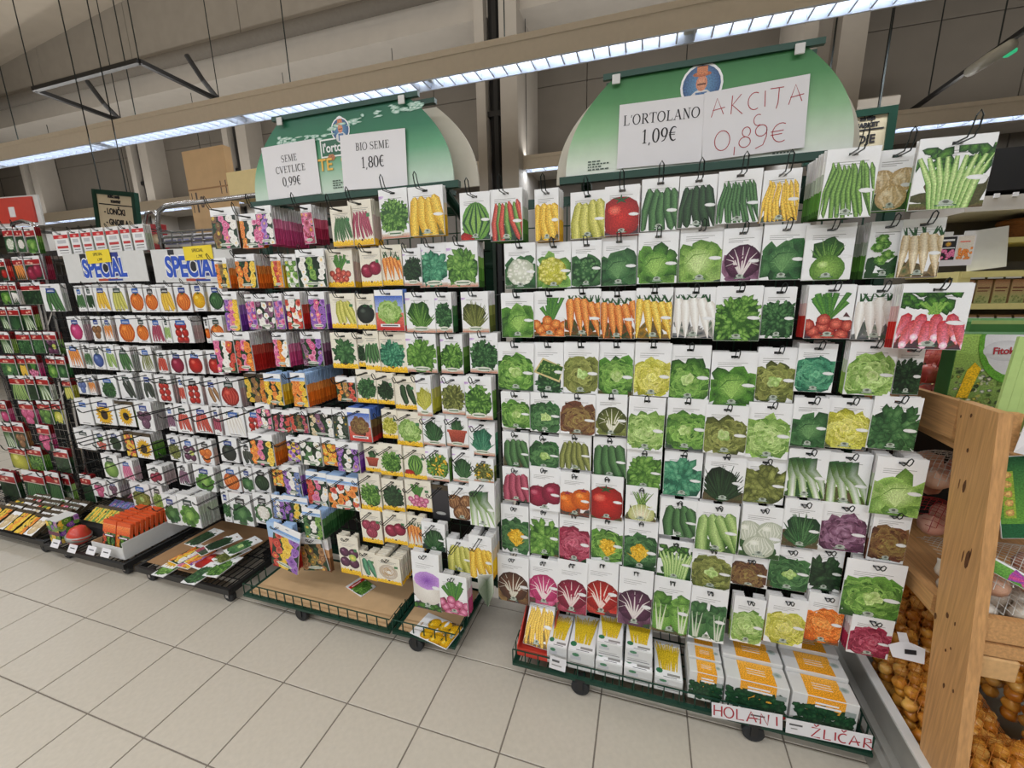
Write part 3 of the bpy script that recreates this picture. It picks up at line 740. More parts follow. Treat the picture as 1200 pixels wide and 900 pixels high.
def body(w, h, t, hole=True, cap=None):
    """a packet: bulged front, flat back, crimped rim and a punched hanging slot; front at z = 0.. , back at z = -t"""
    hw, y0, y1 = min(.010, w * .2), h - .0185, h - .011
    xs = [-w / 2, -hw, hw, w / 2]; ys = [0, h * .25, h * .5, h * .75, y0, y1, h]
    if not hole: ys = [0, h * .25, h * .5, h * .75, h]
    b = 0.0008
    B = MB(); nx, ny = 4, len(ys)
    def z(x, y): return b * (1 - min(1, abs(2 * x / w)) ** 2) * (1 - abs(2 * y / h - 1) ** 2.0)
    vs = [(x, y, z(x, y) - .0006) for y in ys for x in xs] + [(x, y, -t) for y in ys for x in xs]
    fs = []; k = nx * ny
    skip = (1, ny - 3) if hole else (-1, -1)
    for j in range(ny - 1):
        for i in range(nx - 1):
            if (i, j) == skip: continue
            a = j * nx + i
            fs.append((a, a + 1, a + nx + 1, a + nx)); fs.append((k + a, k + a + nx, k + a + nx + 1, k + a + 1))
    for i in range(nx - 1):
        a = i; fs.append((a, k + a, k + a + 1, a + 1)); a = (ny - 1) * nx + i; fs.append((a, a + 1, k + a + 1, k + a))
    for j in range(ny - 1):
        a = j * nx; fs.append((a, a + nx, k + a + nx, k + a)); a = j * nx + nx - 1; fs.append((a, k + a, k + a + nx, a + nx))
    if hole:
        a = skip[1] * nx + 1
        q = [a, a + 1, a + nx + 1, a + nx]
        for e in range(4):
            n = (e + 1) % 4; fs.append((q[n], q[e], k + q[e], k + q[n]))
    return B.add(vs, fs)
# hanging hooks: doubled wire with an upturned loop at its end; origin where the packet's slot sits
def hook_mesh(back, front, up=.028):
    L = [(-.006, back, 0), (-.006, -front + .01, 0), (-.006, -front, up * .35), (-.0055, -front - .006, up * .8), (0, -front - .007, up), (.0055, -front - .006, up * .8), (.006, -front, up * .35), (.006, -front + .01, 0), (.006, back, 0)]
    return MB().tube(L, .0018, 4).mesh('hook', 'dark_wire')
HOOKS = {}
def hook(parent, p, back, front):
    key = (round(back, 2), round(front, 3))
    if key not in HOOKS: HOOKS[key] = hook_mesh(*key, .046 if .05 < key[1] < .065 else .028)
    return add_copy('hook', HOOKS[key], parent, Vector(p) - parent.location)
ORD = ['', 'first', 'second', 'third', 'fourth', 'fifth', 'sixth', 'seventh', 'eighth', 'ninth', 'tenth', 'eleventh', 'twelfth', 'thirteenth', 'fourteenth', 'fifteenth', 'sixteenth', 'seventeenth', 'eighteenth']
STYLE_NAME = {'O': 'vegetable_seed_packet', 'B': 'organic_seed_packet', 'S': 'vegetable_seed_packet', 'F': 'flower_seed_packet', 'H': 'herb_seed_packet', 'L': 'lettuce_seed_packet', 'R': 'bulb_seed_packet', 'C': 'red_topped_packet', 'Z': 'flower_seed_packet', 'K': 'flower_seed_packet', 'G': 'flower_seed_packet', 'U': 'flower_seed_packet'}
STYLE_WORD = {'O': 'white', 'B': 'yellow-based', 'S': 'white', 'F': 'full-picture', 'H': 'herb', 'L': 'blue and red', 'R': 'red-topped', 'C': 'red-topped white', 'Z': 'full-picture', 'K': 'black', 'G': 'blue-headed', 'U': 'orange-topped'}
def slopes(x, y, Y):
    p = onY(x, y, Y); e = .02
    def proj(v):
        v = v - Vector((0, 0, CAM_H)); d = v.dot(FW); return 600 + FPX * v.dot(RT) / d, 450 + FPX * v.dot(DN) / d
    a = proj(p + Vector((e, 0, 0))); b = proj(p + Vector((0, 0, e)))
    return (a[1] - y) / (a[0] - x), (b[0] - x) / (b[1] - y)
def one_packet(style, mot, w, h, loc, label, group, rot=(0, 0, 0), t=.004, hole=True, name=None):
    P = print_for(style, mot, w, h)
    m = 'bio_paper' if style == 'B' else 'orange_paper' if style == 'U' else 'dark_paper' if style in 'KZ' else 'packet_paper'
    o = body(w, h, t, hole).build(name or STYLE_NAME[style], m)
    o.matrix_world = Matrix.Translation(loc) @ Matrix.Rotation(rot[2], 4, 'Z') @ Matrix.Rotation(PI / 2 + rot[0], 4, 'X') @ Matrix.Rotation(rot[1], 4, 'Z')
    tag(o, label, 'seed packet', group)
    P.build('printed_picture', 'print', o, (0, 0, .0003))
    return o
SPLIT = None
HUNG = []      # every hook run (x, z, y front, y back), front packet and stack already placed, so that later ones keep clear
def clear_of(r, y0, y1, skip):
    """trim the upright rectangle r = [x0, x1, z0, z1] standing between depths y0 and y1 so that it meets no packet, stack or hook but its own"""
    for kind, own, b, a0, a1 in HUNG:
        if own == skip or a1 < y0 or a0 > y1: continue
        if b[0] >= r[1] or b[1] <= r[0] or b[2] >= r[3] or b[3] <= r[2]: continue
        w, h = r[1] - r[0], r[3] - r[2]
        cut = [((b[1] - r[0]) / w, 0, b[1] + .0006), ((r[1] - b[0]) / w, 1, b[0] - .0006), ((b[3] - r[2]) / h, 2, b[3] + .0006), ((r[3] - b[2]) / h * 3, 3, b[2] - .0006)]
        c = min(cut); r[c[1]] = c[2]
    return r
def hang(rows, rack, rackname, Y, back, front, stock, rowY=None, group=None):
    """rows: one string per row; packets as  xl xr yt yb style/motif[/packets behind][/dy in mm][/roll in degrees]"""
    plan = []
    for r, row in enumerate(rows):
        items = [s.split() for s in row.split(';') if s.strip()]
        for i, it in enumerate(items):
            xl, xr, yt, yb = map(float, it[:4]); sm = it[4].split('/')
            style, mot = sm[0], sm[1]; nb = int(sm[2]) if len(sm) > 2 and sm[2] else 3
            dy = float(sm[3]) / 1000 if len(sm) > 3 else 0.0
            roll = math.radians(float(sm[4])) if len(sm) > 4 else 0.0
            y = (rowY[r] if rowY else Y) + dy + (r % 2) * .012 + (i % 2) * .006
            xc, yc = (xl + xr) / 2, (yt + yb) / 2
            m, s = slopes(xc, yc, y)
            wp = (xr - xl) - .2 * abs(s) * (yb - yt); hp = (yb - yt) - .3 * abs(m) * (xr - xl)
            a, b = onY(xc - wp / 2, yc - m * wp / 2, y), onY(xc + wp / 2, yc + m * wp / 2, y)
            c, d = onY(xc - s * hp / 2, yc - hp / 2, y), onY(xc + s * hp / 2, yc + hp / 2, y)
            w, h = b.x - a.x, c.z - d.z
            p = onY(xc, yc, y)
            fr = front[r] if isinstance(front, list) else front
            zt_ = p.z + h / 2; zh = zt_ - .0148
            key = (rackname, r, i)
            plan.append([key, style, mot, nb, roll, p.x, y, w, h, zt_, zh, fr])
            HUNG.append(('hook', key, (p.x - .0085, p.x + .0085, zh - .003, zh + .004), y - fr + .002, back))
            HUNG.append(('loop', key, (p.x - .0085, p.x + .0085, zh - .003, zh + (.049 if .05 < fr < .065 else .031)), y - fr - .011, y - fr + .004))
    # front packets: the foot of each stays above any hook that runs through it
    for q in plan:
        key, style, mot, nb, roll, x, y, w, h, zt_, zh, fr = q
        z0 = zt_ - h
        for kind, own, b, a0, a1 in HUNG:
            if kind not in ('hook', 'loop') or own == key or a1 < y - .005 or a0 > y + .007: continue
            if b[0] < x + w / 2 and b[1] > x - w / 2 and b[3] > z0 and b[2] < zt_:
                if b[3] - z0 < h * .45: z0 = b[3] + .002
        q[8] = zt_ - z0
        HUNG.append(('front', key, (x - w / 2 - .001, x + w / 2 + .001, z0 - .001, zt_ + .001), y - .0045, y + .0075))
    for key, style, mot, nb, roll, x, y, w, h, zt_, zh, fr in plan:
        lab = '%s packet of %s, %s in %s row, %s' % (STYLE_WORD[style], words_of(mot), ORD[key[2] + 1], ORD[key[1] + 1], rackname)
        tf = min(.004 / h, .02)
        o = one_packet(style, mot, w, h, Vector((x, y, zt_ - h)), lab, 'hanging seed packets on the ' + rackname, (U(-tf * .5, tf), U(-.012, .012) + roll, 0))
        if SPLIT and rack is SPLIT[0] and x > -2.59: rk = SPLIT[1]; stk = SPLIT[2]
        else: rk = rack; stk = stock
        hook(rk, (x, y + .001, zh), back - y, fr)
        # the packets behind it on the same hook
        D, M, L = tint(mot)
        top = {'B': rgb(236, 229, 212), 'R': rgb(140, 28, 32), 'L': rgb(90, 124, 200), 'G': rgb(170, 200, 234)}.get(style, rgb(226, 224, 222))
        low = {'B': rgb(240, 190, 40), 'L': rgb(200, 50, 46)}.get(style)
        cols = [(0, .14, low or var(mixc(D, M, .4), .2)), (.14, .42, var(M, .2)), (.42, .66, var(mixc(M, L, .5), .2) if style != 'O' else mixc(M, top, .6)), (.66, 1, top)]
        if style in 'SBC': cols = [(a_, b_, mixc(c_, top, .68 if b_ > .2 or style != 'B' else 0)) for a_, b_, c_ in cols]
        gap = min(.009, max(.004, (back - y - .02) / max(1, nb)))
        y0, y1 = y + .0085, y + .0085 + gap * (nb - 1) + .0024
        rc_ = clear_of([x - w / 2, x + w / 2, zt_ - h, zt_], y0, y1, key)
        if rc_[1] - rc_[0] < .012 or rc_[3] - rc_[2] < .04: continue
        HUNG.append(('stack', key, (rc_[0] - .0022, rc_[1] + .0022, rc_[2] - .0022, rc_[3] + .0022), y0, y1))
        for q in range(nb):
            yy = y0 + gap * q; jx = U(-.002, .002); jz = U(-.002, .002)
            ztop = min(rc_[3], zt_ - .026)
            for f0, f1, cc in cols:
                za, zb = max(rc_[2], zt_ - h + h * f0), min(ztop, zt_ - h + h * f1)
                if zb - za > .001: stk.box(rc_[0] + jx, rc_[1] + jx, yy, yy + .0022, za + jz, zb + jz, var(cc, .12))
            for xa, xb in ((rc_[0] + jx, min(rc_[1], x - .0145)), (max(rc_[0], x + .0145), rc_[1] + jx)):
                if xb > xa and rc_[3] > zt_ - .026: stk.box(xa, xb, yy, yy + .0022, zt_ - .026 + jz, rc_[3] + jz, top)

# ================================================================== racks
def caster(parent, p, r=.036, m='rubber', chrome=False):
    p = Vector(p) - parent.location
    c = MB().box(p.x - .018, p.x + .018, p.y - .004, p.y + .034, r * 2 + .002, r * 2 + .010)
    for s in (0, 1):
        y = p.y - .003 + s * .032
        c.box(p.x - .010, p.x + .010, y, y + .003, r * .8, r * 2 + .004)
    o = c.build('caster', 'chrome' if chrome else 'black_metal', parent)
    MB().tube([(p.x, p.y + .002, r), (p.x, p.y + .006, r), (p.x, p.y + .024, r), (p.x, p.y + .027, r)], [r * .86, r, r, r * .86], 18).build('wheel', m, o)
def grid(parent, x0, x1, y, z0, z1, m, dx=.055, dz=.07):
    g = MB(); ox, oy = parent.location.x, parent.location.y
    z = z0
    while z < z1: g.obox((x0 - ox, y - oy, z), (x1 - ox, y - oy, z), .004, .004); z += dz
    x = x0
    while x < x1: g.obox((x - ox, y + .004 - oy, z0), (x - ox, y + .004 - oy, z1), .004, .004, (1, 0, 0)); x += dx
    o = g.build('grid_panel', m, parent); o['kind'] = 'stuff'
def tray(parent, x0, x1, y0, y1, z, m, lip=.05, name='tray'):
    ox, oy = parent.location.x, parent.location.y
    x0 -= ox; x1 -= ox; y0 -= oy; y1 -= oy
    f = MB(); ft = .012 if lip else .03
    f.obox((x0, y0, z), (x1, y0, z), .016, ft); f.obox((x0, y1, z), (x1, y1, z), .016, ft)
    f.obox((x0 + .01, y0 + .01, z), (x0 + .01, y1 - .01, z), .02, ft); f.obox((x1 - .01, y0 + .01, z), (x1 - .01, y1 - .01, z), .02, ft)
    o = f.build(name, m, parent)
    w = MB(); x = x0 + .03
    while x < x1 - .01: w.obox((x, y0 + .005, z + .004), (x, y1 - .005, z + .004), .004, .004); x += .035
    for k in range(1, 6): w.obox((x0 + .005, y0 + (y1 - y0) * k / 6, z), (x1 - .005, y0 + (y1 - y0) * k / 6, z), .005, .004)
    wo = w.build('wire_floor', m, o); wo['kind'] = 'stuff'
    if lip:
        l = MB(); zt = z + .015
        for k in (1.0,): l.tube([(x0, y1 * .3 + y0 * .7, zt + lip * k), (x0, y0, zt + lip * k), (x1, y0, zt + lip * k), (x1, y1 * .3 + y0 * .7, zt + lip * k)], .0028, 5)
        x = x0
        while x <= x1 + .001: l.obox((x, y0, z), (x, y0, zt + lip), .004, .004, (0, 1, 0)); x += .0505
        for xx in (x0, x1):
            for k in range(1, 4): l.obox((xx, y0 + .05 * k * (y1 - y0) / .4, z), (xx, y0 + .05 * k * (y1 - y0) / .4, zt + lip), .004, .004, (0, 1, 0))
        lo = l.build('wire_lip', m, o); lo['kind'] = 'stuff'
    return o
def rack(label, x0, x1, yb, top, m, panel=True):
    e = empty('display_rack', ((x0 + x1) / 2, yb, 0), label, 'display rack')
    hx = (x1 - x0) / 2
    for s in (-1, 1):
        MB().obox((s * (hx - .02), .02, .08), (s * (hx - .02), .02, top), .035, .035, (0, 1, 0)).build('upright', m, e)
    grid(e, x0, x1, yb - .005, .12, top - .06, m)
    if panel: MB().box(-hx, hx, .05, .06, .1, 1.66).build('back_panel', 'dark_board', e)  # added dark sheet, stands in for the shade in the gaps between packets
    for z in (.10, top - .05): MB().obox((-hx, .02, z), (hx, .02, z), .03, .03).build('cross_bar', m, e)
    return e
R4 = rack('right green wire rack of hanging vegetable seed packets with green topper', -.52, .72, 1.66, 1.87, 'green_metal')
R3 = rack('middle green wire rack of flower and organic seed packets with teal topper', -1.80, -.60, 1.66, 1.87, 'green_metal')
R2A = rack('black wire rack under the full SPECIAL card', -3.34, -2.62, 1.82, 1.72, 'black_metal')
R2B = rack('black wire rack under the half hidden SPECIAL card', -2.56, -1.86, 1.82, 1.72, 'black_metal')
R1 = rack('far left chrome rack of red-topped bulb packets', -4.75, -3.42, 1.84, 1.85, 'chrome')
tray(R4, -.434, .73, 1.29, 1.62, .075, 'green_metal', .045)
tray(R3, -1.807, -.985, 1.285, 1.62, .075, 'green_metal', .045)
tray(R3, -.975, -.68, 1.29, 1.62, .075, 'green_metal', .045)
tray(R2B, -2.56, -1.89, 1.275, 1.78, .075, 'black_metal', 0)
tray(R2A, -3.336, -2.635, 1.265, 1.78, .075, 'black_metal', 0)
tray(R1, -4.75, -3.36, 1.28, 1.78, .075, 'black_metal', 0)
for e, pts in ((R4, ((680, 806), (883, 862))), (R3, ((490, 752), (350, 724))), (R1, ((52, 642),))):
    for q in pts: p = onZ(*q, .03); caster(e, (p.x, 1.285, 0), .034)
for e, xs in ((R2A, (-2.69, -3.2)), (R2B, (-2.49, -1.93))):
    for x in xs: caster(e, (x, 1.285, 0), .032, chrome=True)
for e, xs in ((R4, (-.3, .6)), (R3, (-1.6, -.75)), (R2A, (-3.2, -2.75)), (R2B, (-2.45, -2.0)), (R1, (-4.5, -3.6))):
    for x in xs: caster(e, (x, 1.58, 0), .029)

# toppers: bowed printed board, pale back board, two rails, two posts
def topper(R, x0, x1, wt0, wt1, z0, z1, Y, cols, logo):
    e = MB(); n = 16; loc = R.location
    def outline(grow, zz0=0.0):
        xs = []
        for k in range(n + 1):
            t = k / n
            xs.append((x0 - grow + (wt0 - x0) * t ** 2.3, x1 + grow - (x1 - wt1) * t ** 2.3, z0 + zz0 + (z1 - z0) * t))
        return xs
    f = MB(); o_ = outline(0)
    vs = []; cs = []; fs = []
    for k, (a, b, z) in enumerate(o_):
        t = k / n
        for i in range(len(cols) - 1):
            if t <= cols[i + 1][0] + 1e-6: c = mixc(cols[i][1], cols[i + 1][1], (t - cols[i][0]) / (cols[i + 1][0] - cols[i][0])); break
        vs += [(a, Y, z), (b, Y, z), (a, Y + .006, z), (b, Y + .006, z)]; cs += [c] * 4
        if k:
            p = 4 * k - 4; q = 4 * k
            fs += [(p, p + 1, q + 1, q), (p + 2, q + 2, q + 3, p + 3), (p, q, q + 2, p + 2), (p + 1, p + 3, q + 3, q + 1)]
    vs = [tuple(Vector(v) - loc) for v in vs]
    fs += [(0, 2, 3, 1), (4 * n, 4 * n + 1, 4 * n + 3, 4 * n + 2)]
    fo = MB().add(vs, fs, cs).build('topper_board', 'paint', R)
    bo = MB(); vs = []; fs = []
    for k, (a, b, z) in enumerate(outline(.052)):
        vs += [(a, Y + .10, z), (b, Y + .10, z), (a, Y + .108, z), (b, Y + .108, z)]
        if k:
            p = 4 * k - 4; q = 4 * k
            fs += [(p, p + 1, q + 1, q), (p + 2, q + 2, q + 3, p + 3), (p, q, q + 2, p + 2), (p + 1, p + 3, q + 3, q + 1)]
    fs += [(0, 2, 3, 1), (4 * n, 4 * n + 1, 4 * n + 3, 4 * n + 2)]
    bo.add([tuple(Vector(v) - loc) for v in vs], fs).build('rear_board', 'rear_card', R)
    def L(x, y, z): return Vector((x, y, z)) - loc
    MB().obox(L(x0 - .02, Y, z0 - .012), L(x1 + .02, Y, z0 - .012), .022, .022).build('rail', 'green_metal', R)
    MB().obox(L(wt0 - .03, Y - .004, z1 + .004), L(wt1 + .04, Y - .004, z1 + .004), .014, .016).build('rail', 'green_metal', R)
    MB().obox(L(wt0 - .03, Y + .10, z1 + .020), L(wt1 + .05, Y + .10, z1 + .020), .02, .016).build('rail', 'green_metal', R)
    for x in (x0 + .06, x1 - .06):
        MB().tube([L(x, Y + .05, z0 - .02), L(x, 1.66, z0 - .10)], .017, 10).build('bracket', 'green_metal', R)
        MB().box(*(v for pr in zip(L(x - .012, Y + .02, z0 - .022), L(x + .012, Y + .12, z0 - .006)) for v in pr)).build('bracket', 'green_metal', R)
    for x in (wt0 + .01, wt1 - .02):
        MB().cbox(*(v for pr in zip(L(x - .012, Y - .018, z1 - .022), L(x + .012, Y - .0125, z1 + .004)) for v in pr), .001).build('clip', 'white_card', R)
    return fo
GR = [(0, rgb(226, 232, 222)), (.12, rgb(214, 226, 208)), (.45, rgb(140, 186, 138)), (.75, rgb(78, 140, 84)), (1, rgb(50, 116, 62))]
TE = [(0, rgb(206, 222, 208)), (.12, rgb(186, 210, 190)), (.45, rgb(96, 160, 120)), (.7, rgb(44, 118, 84)), (1, rgb(34, 100, 76))]
T4 = topper(R4, -.276, .524, -.13, .385, 1.862, 2.130, 1.5, GR, True)
T3 = topper(R3, -1.525, -.648, -1.352, -.800, 1.868, 2.142, 1.42, TE, True)
bpy.context.view_layer.update()
def child_of(o, parent):
    mw = o.matrix_world.copy(); bpy.context.view_layer.update()
    o.parent = parent; o.matrix_parent_inverse = parent.matrix_world.inverted()
    return o
# ---- stroke lettering (serif roman, and loose marker handwriting), units of cap height
def ell(cx, cy, rx, ry, a0=0, a1=360, n=18): return arc(cx, cy, rx, ry, a0, a1, n)
TH, TN = .13, .05
def serif_glyph(P, ch, ox, oy, s):
    def ln(x0, y0, x1, y1, w): P.stroke([(ox + x0 * s, oy + y0 * s), (ox + x1 * s, oy + y1 * s)], w * s)
    def cv(pts, wf): P.taper([(ox + x * s, oy + y * s) for x, y in pts], [wf(i / (len(pts) - 1)) * s for i in range(len(pts))], (1, 1, 1, 1), (1, 1, 1, 1))
    def sf(x, y, w=.3): ln(x - w / 2, y, x + w / 2, y, TN)
    rd = lambda t: TN + (TH - TN) * abs(math.cos(2 * PI * t))
    if ch in "'’": ln(.1, .98, .06, .72, .07); return .2
    if ch == ',': ln(.1, .04, .04, -.16, .08); return .26
    if ch == ' ': return .35
    if ch == 'L': ln(.2, 0, .2, 1, TH); sf(.2, .98); ln(.05, .02, .66, .02, TN); ln(.64, .02, .66, .24, TN); return .76
    if ch == 'O': cv(ell(.4, .5, .36, .5), rd); return .86
    if ch == 'R': ln(.2, 0, .2, 1, TH); sf(.2, .02); ln(.05, .97, .4, .97, TN); cv(ell(.36, .73, .25, .24, 90, -90, 9), lambda t: TN + (TH - TN) * math.sin(PI * t)); ln(.2, .49, .4, .49, TN); ln(.4, .49, .72, .02, TH); sf(.74, .02, .2); return .84
    if ch == 'T': ln(.35, 0, .35, 1, TH); sf(.35, .02); ln(0, .97, .7, .97, TN); ln(.02, .97, .02, .76, TN); ln(.68, .97, .68, .76, TN); return .78
    if ch == 'A': ln(.08, 0, .38, 1, TN); ln(.38, 1, .68, 0, TH); ln(.18, .33, .56, .33, TN); sf(.08, .02, .24); sf(.68, .02, .26); return .84
    if ch == 'N': ln(.14, 0, .14, 1, TN); ln(.14, 1, .64, 0, TH); ln(.64, 0, .64, 1, TN); sf(.14, .02, .24); sf(.12, .98, .2); sf(.64, .98, .24); return .84
    if ch == 'S': cv(ell(.3, .75, .22, .23, 40, 250, 9) + ell(.3, .26, .24, .25, 70, -140, 9), lambda t: TN + (TH - TN) * math.sin(PI * t) ** 2); ln(.5, .98, .5, .78, TN); ln(.06, .02, .06, .24, TN); return .64
    if ch == 'E': ln(.2, 0, .2, 1, TH); ln(.05, .97, .62, .97, TN); ln(.05, .02, .66, .02, TN); ln(.2, .51, .48, .51, TN); ln(.62, .97, .62, .78, TN); ln(.65, .02, .65, .24, TN); ln(.48, .42, .48, .6, TN); return .74
    if ch == 'M': ln(.14, 0, .14, 1, TN); ln(.14, 1, .46, .06, TH); ln(.46, .06, .78, 1, TN); ln(.8, 0, .8, 1, TH); sf(.14, .02, .22); sf(.8, .02, .28); sf(.1, .98, .2); sf(.84, .98, .2); return 1.0
    if ch == 'C': cv(ell(.4, .5, .36, .5, 45, 315, 16), lambda t: TN + (TH - TN) * math.sin(PI * t)); ln(.66, .97, .66, .72, TN); return .78
    if ch == 'V': ln(.08, 1, .36, 0, TH); ln(.36, 0, .66, 1, TN); sf(.08, .98, .26); sf(.66, .98, .22); return .78
    if ch == 'I': ln(.18, 0, .18, 1, TH); sf(.18, .02); sf(.18, .98); return .40
    if ch == 'B': ln(.2, 0, .2, 1, TH); ln(.05, .97, .36, .97, TN); ln(.05, .02, .38, .02, TN); ln(.2, .52, .38, .52, TN); cv(ell(.34, .75, .2, .22, 90, -90, 9), lambda t: TN + (TH - TN) * math.sin(PI * t)); cv(ell(.38, .27, .22, .25, 90, -90, 9), lambda t: TN + (TH - TN) * math.sin(PI * t)); return .72
    if ch == '1': ln(.24, 0, .24, 1, .11); ln(.08, .82, .24, .98, TN); sf(.24, .02); return .5
    if ch == '0': cv(ell(.26, .5, .22, .49), rd); return .58
    if ch == '8': cv(ell(.26, .74, .18, .23), rd); cv(ell(.26, .26, .22, .25), rd); return .58
    if ch == '9': cv(ell(.27, .66, .2, .31), rd); cv([(.46, .66), (.42, .36), (.28, .1), (.1, .02)], lambda t: TH * .8 - .05 * t); return .58
    if ch == '€': cv(ell(.36, .5, .27, .48, 55, 305, 14), lambda t: TN + (TH - TN) * math.sin(PI * t)); ln(.0, .58, .46, .58, TN); ln(.0, .44, .44, .44, TN); return .66
    return .5
def serif_line(P, text, cx, y, s, sp=.03):
    T = MB(); wds = [serif_glyph(T, c, 0, 0, s) * s + sp * s for c in text]; x = cx - sum(wds) / 2
    for c, w in zip(text, wds): serif_glyph(P, c, x, y, s); x += w
HAND = {
    'A': [[(.05, 0), (.35, 1), (.72, .08)], [(.12, .36), (.8, .44)]], 'K': [[(.1, 0), (.14, 1)], [(.62, 1), (.16, .48), (.72, -.08)]], 'C': [arc(.4, .5, .36, .46, 60, 300, 12)], 'I': [[(.12, .1), (.1, .95)]],
    'J': [[(.0, 1), (.7, .98)], [(.46, .98), (.44, .2), (.36, -.1)]], '0': [arc(.4, .5, .38, .5, 80, 440, 18)], ',': [[(.1, .1), (.08, -.32)]], '8': [arc(.38, .76, .2, .24, -60, 240, 12) + arc(.32, .26, .28, .26, 60, -270, 14)],
    '9': [arc(.34, .72, .28, .28, 20, 380, 14) + [(.6, .4), (.46, .0), (.1, -.14)]], '€': [arc(.5, .48, .4, .46, 60, 300, 12), [(.02, .56), (.62, .58)], [(.02, .4), (.56, .42)]],
    'H': [[(.08, 0), (.1, 1)], [(.62, 0), (.64, 1)], [(.1, .5), (.62, .54)]], 'O': [arc(.36, .5, .34, .5, 90, 450, 16)], 'L': [[(.1, 1), (.1, .02), (.6, .04)]], 'N': [[(.06, 0), (.1, 1), (.56, 0), (.62, 1)]], 'D': [[(.1, 0), (.12, 1)], [(.12, 1), (.6, .8), (.62, .3), (.1, 0)]],
    'Z': [[(.04, .98), (.66, 1), (.06, .04), (.7, .02)]], 'R': [[(.08, 0), (.1, 1), (.5, .95), (.56, .66), (.12, .5), (.7, -.02)]], '^': [[(.2, 1.34), (.36, 1.14), (.54, 1.36)]],
}
def hand_line(P, text, x, y, s, w, gap=.16):
    for ch in text:
        if ch == ' ': x += .4 * s; continue
        base, mark = {'Ž': ('Z', 1), 'Č': ('C', 1)}.get(ch, (ch, 0))
        mx = 0
        for st in HAND[base] + (HAND['^'] if mark else []):
            P.taper([(x + a * s, y + b * s) for a, b in st], [w] * len(st), (1, 1, 1, 1), (1, 1, 1, 1)); mx = max(mx, max(a for a, b in st))
        x += (mx + gap) * s
    return x
def sheet(name, label, cat, tl, tr, bl, br, Y, m='sheet_paper', t=.0012, group=None):
    c, w, h, roll = px_rect(tl, tr, bl, br, Y)
    o = MB().box(-w / 2, w / 2, -h / 2, h / 2, -t, 0).build(name, m)
    o.matrix_world = Matrix.Translation(c) @ Matrix.Rotation(-roll, 4, 'Y') @ Matrix.Rotation(PI / 2, 4, 'X')
    tag(o, label, cat, group)
    return o, w, h
def letter(o, P, m, name='lettering', z=.0004): return P.build(name, m, o, (0, 0, z))
o, w, h = sheet('price_sheet', 'white paper sheet reading SEME CVETLICE 0,99€ on the teal topper', 'price sheet', (305, 173), (368, 163), (316, 235), (377, 226), 1.414)
P = MB(); serif_line(P, 'SEME', 0, h * .17, h * .125); serif_line(P, 'CVETLICE', 0, -h * .03, h * .125); serif_line(P, '0,99€', 0, -h * .28, h * .17); letter(o, P, 'lettering_black')
o, w, h = sheet('price_sheet', 'white paper sheet reading BIO SEME 1,80€ on the teal topper', 'price sheet', (398, 158), (474, 151), (403, 224), (478, 217), 1.411)
P = MB(); serif_line(P, 'BIO SEME', 0, h * .20, h * .135); serif_line(P, '1,80€', 0, -h * .12, h * .20); letter(o, P, 'lettering_black')
o, w, h = sheet('price_sheet', "white paper sheet reading L'ORTOLANO 1,09€ on the green topper", 'price sheet', (725, 124), (828, 109), (724, 197), (822, 190), 1.494)
P = MB(); serif_line(P, "L'ORTOLANO", 0, h * .17, h * .155); serif_line(P, '1,09€', 0, -h * .14, h * .215); letter(o, P, 'lettering_black')
o, w, h = sheet('price_sheet', 'white paper sheet with red handwritten AKCIJA 0,89€ on the green topper', 'price sheet', (826, 108), (951, 87), (822, 190), (941, 172), 1.491)
P = MB(); hand_line(P, 'AKCIJA', -w * .43, h * .13, h * .26, .0022, .24); hand_line(P, 'C', 0, -h * .10, h * .17, .002); hand_line(P, '0,89€', -w * .38, -h * .38, h * .29, .0022, .16); letter(o, P, 'lettering_red')
# farmer emblems, small print and the half hidden slogan on the toppers
def emblem(board, px, py, Y, s, extra):
    c = onY(px, py, Y)
    P = MB()
    P.fan(0, 0, s * 1.12, s * 1.12, 20, WHITE, WHITE); P.fan(0, s * .9, s * .4, s * .35, 8, WHITE, WHITE); P.fan(0, 0, s, s, 20, rgb(96, 150, 190), rgb(40, 80, 130))
    P.fan(0, -s * .7, s * .62, s * .5, 12, rgb(230, 228, 222), rgb(206, 206, 206)); P.rect(-s * .3, -s, s * .3, -s * .35, rgb(70, 110, 160))
    P.fan(0, s * .1, s * .3, s * .4, 12, rgb(226, 160, 120), rgb(206, 130, 96)); P.rect(-s * .22, s * .0, s * .22, s * .1, rgb(110, 60, 34))
    P.fan(0, s * .55, s * .5, s * .13, 10, rgb(196, 110, 60), rgb(170, 88, 44)); P.rect(-s * .28, s * .55, s * .28, s * .95, rgb(206, 122, 70))
    o = P.build('farmer_emblem', 'print')
    o.matrix_world = Matrix.Translation(c + Vector((0, -.001, 0))) @ Matrix.Rotation(PI / 2, 4, 'X')
    child_of(o, board)
def small_print(board, px, py, Y, rows, wd, t=.004):
    P = MB()
    for k in range(rows):
        x = 0
        while x < wd * (1 if k % 2 else .7): l = U(.004, .012); P.rect(x, -k * t * 2.0, x + l, -k * t * 2.0 + t, rgb(60, 80, 66)); x += l + .003
    o = P.build('small_print', 'print'); o.matrix_world = Matrix.Translation(onY(px, py, Y) + Vector((0, -.001, 0))) @ Matrix.Rotation(PI / 2, 4, 'X'); child_of(o, board)
emblem(T4, 822, 100, 1.499, .052, 0); emblem(T3, 399, 152, 1.419, .036, 0)
small_print(T4, 689, 191, 1.499, 4, .06); small_print(T4, 905, 181, 1.499, 1, .08); small_print(T3, 390, 213, 1.419, 4, .05)
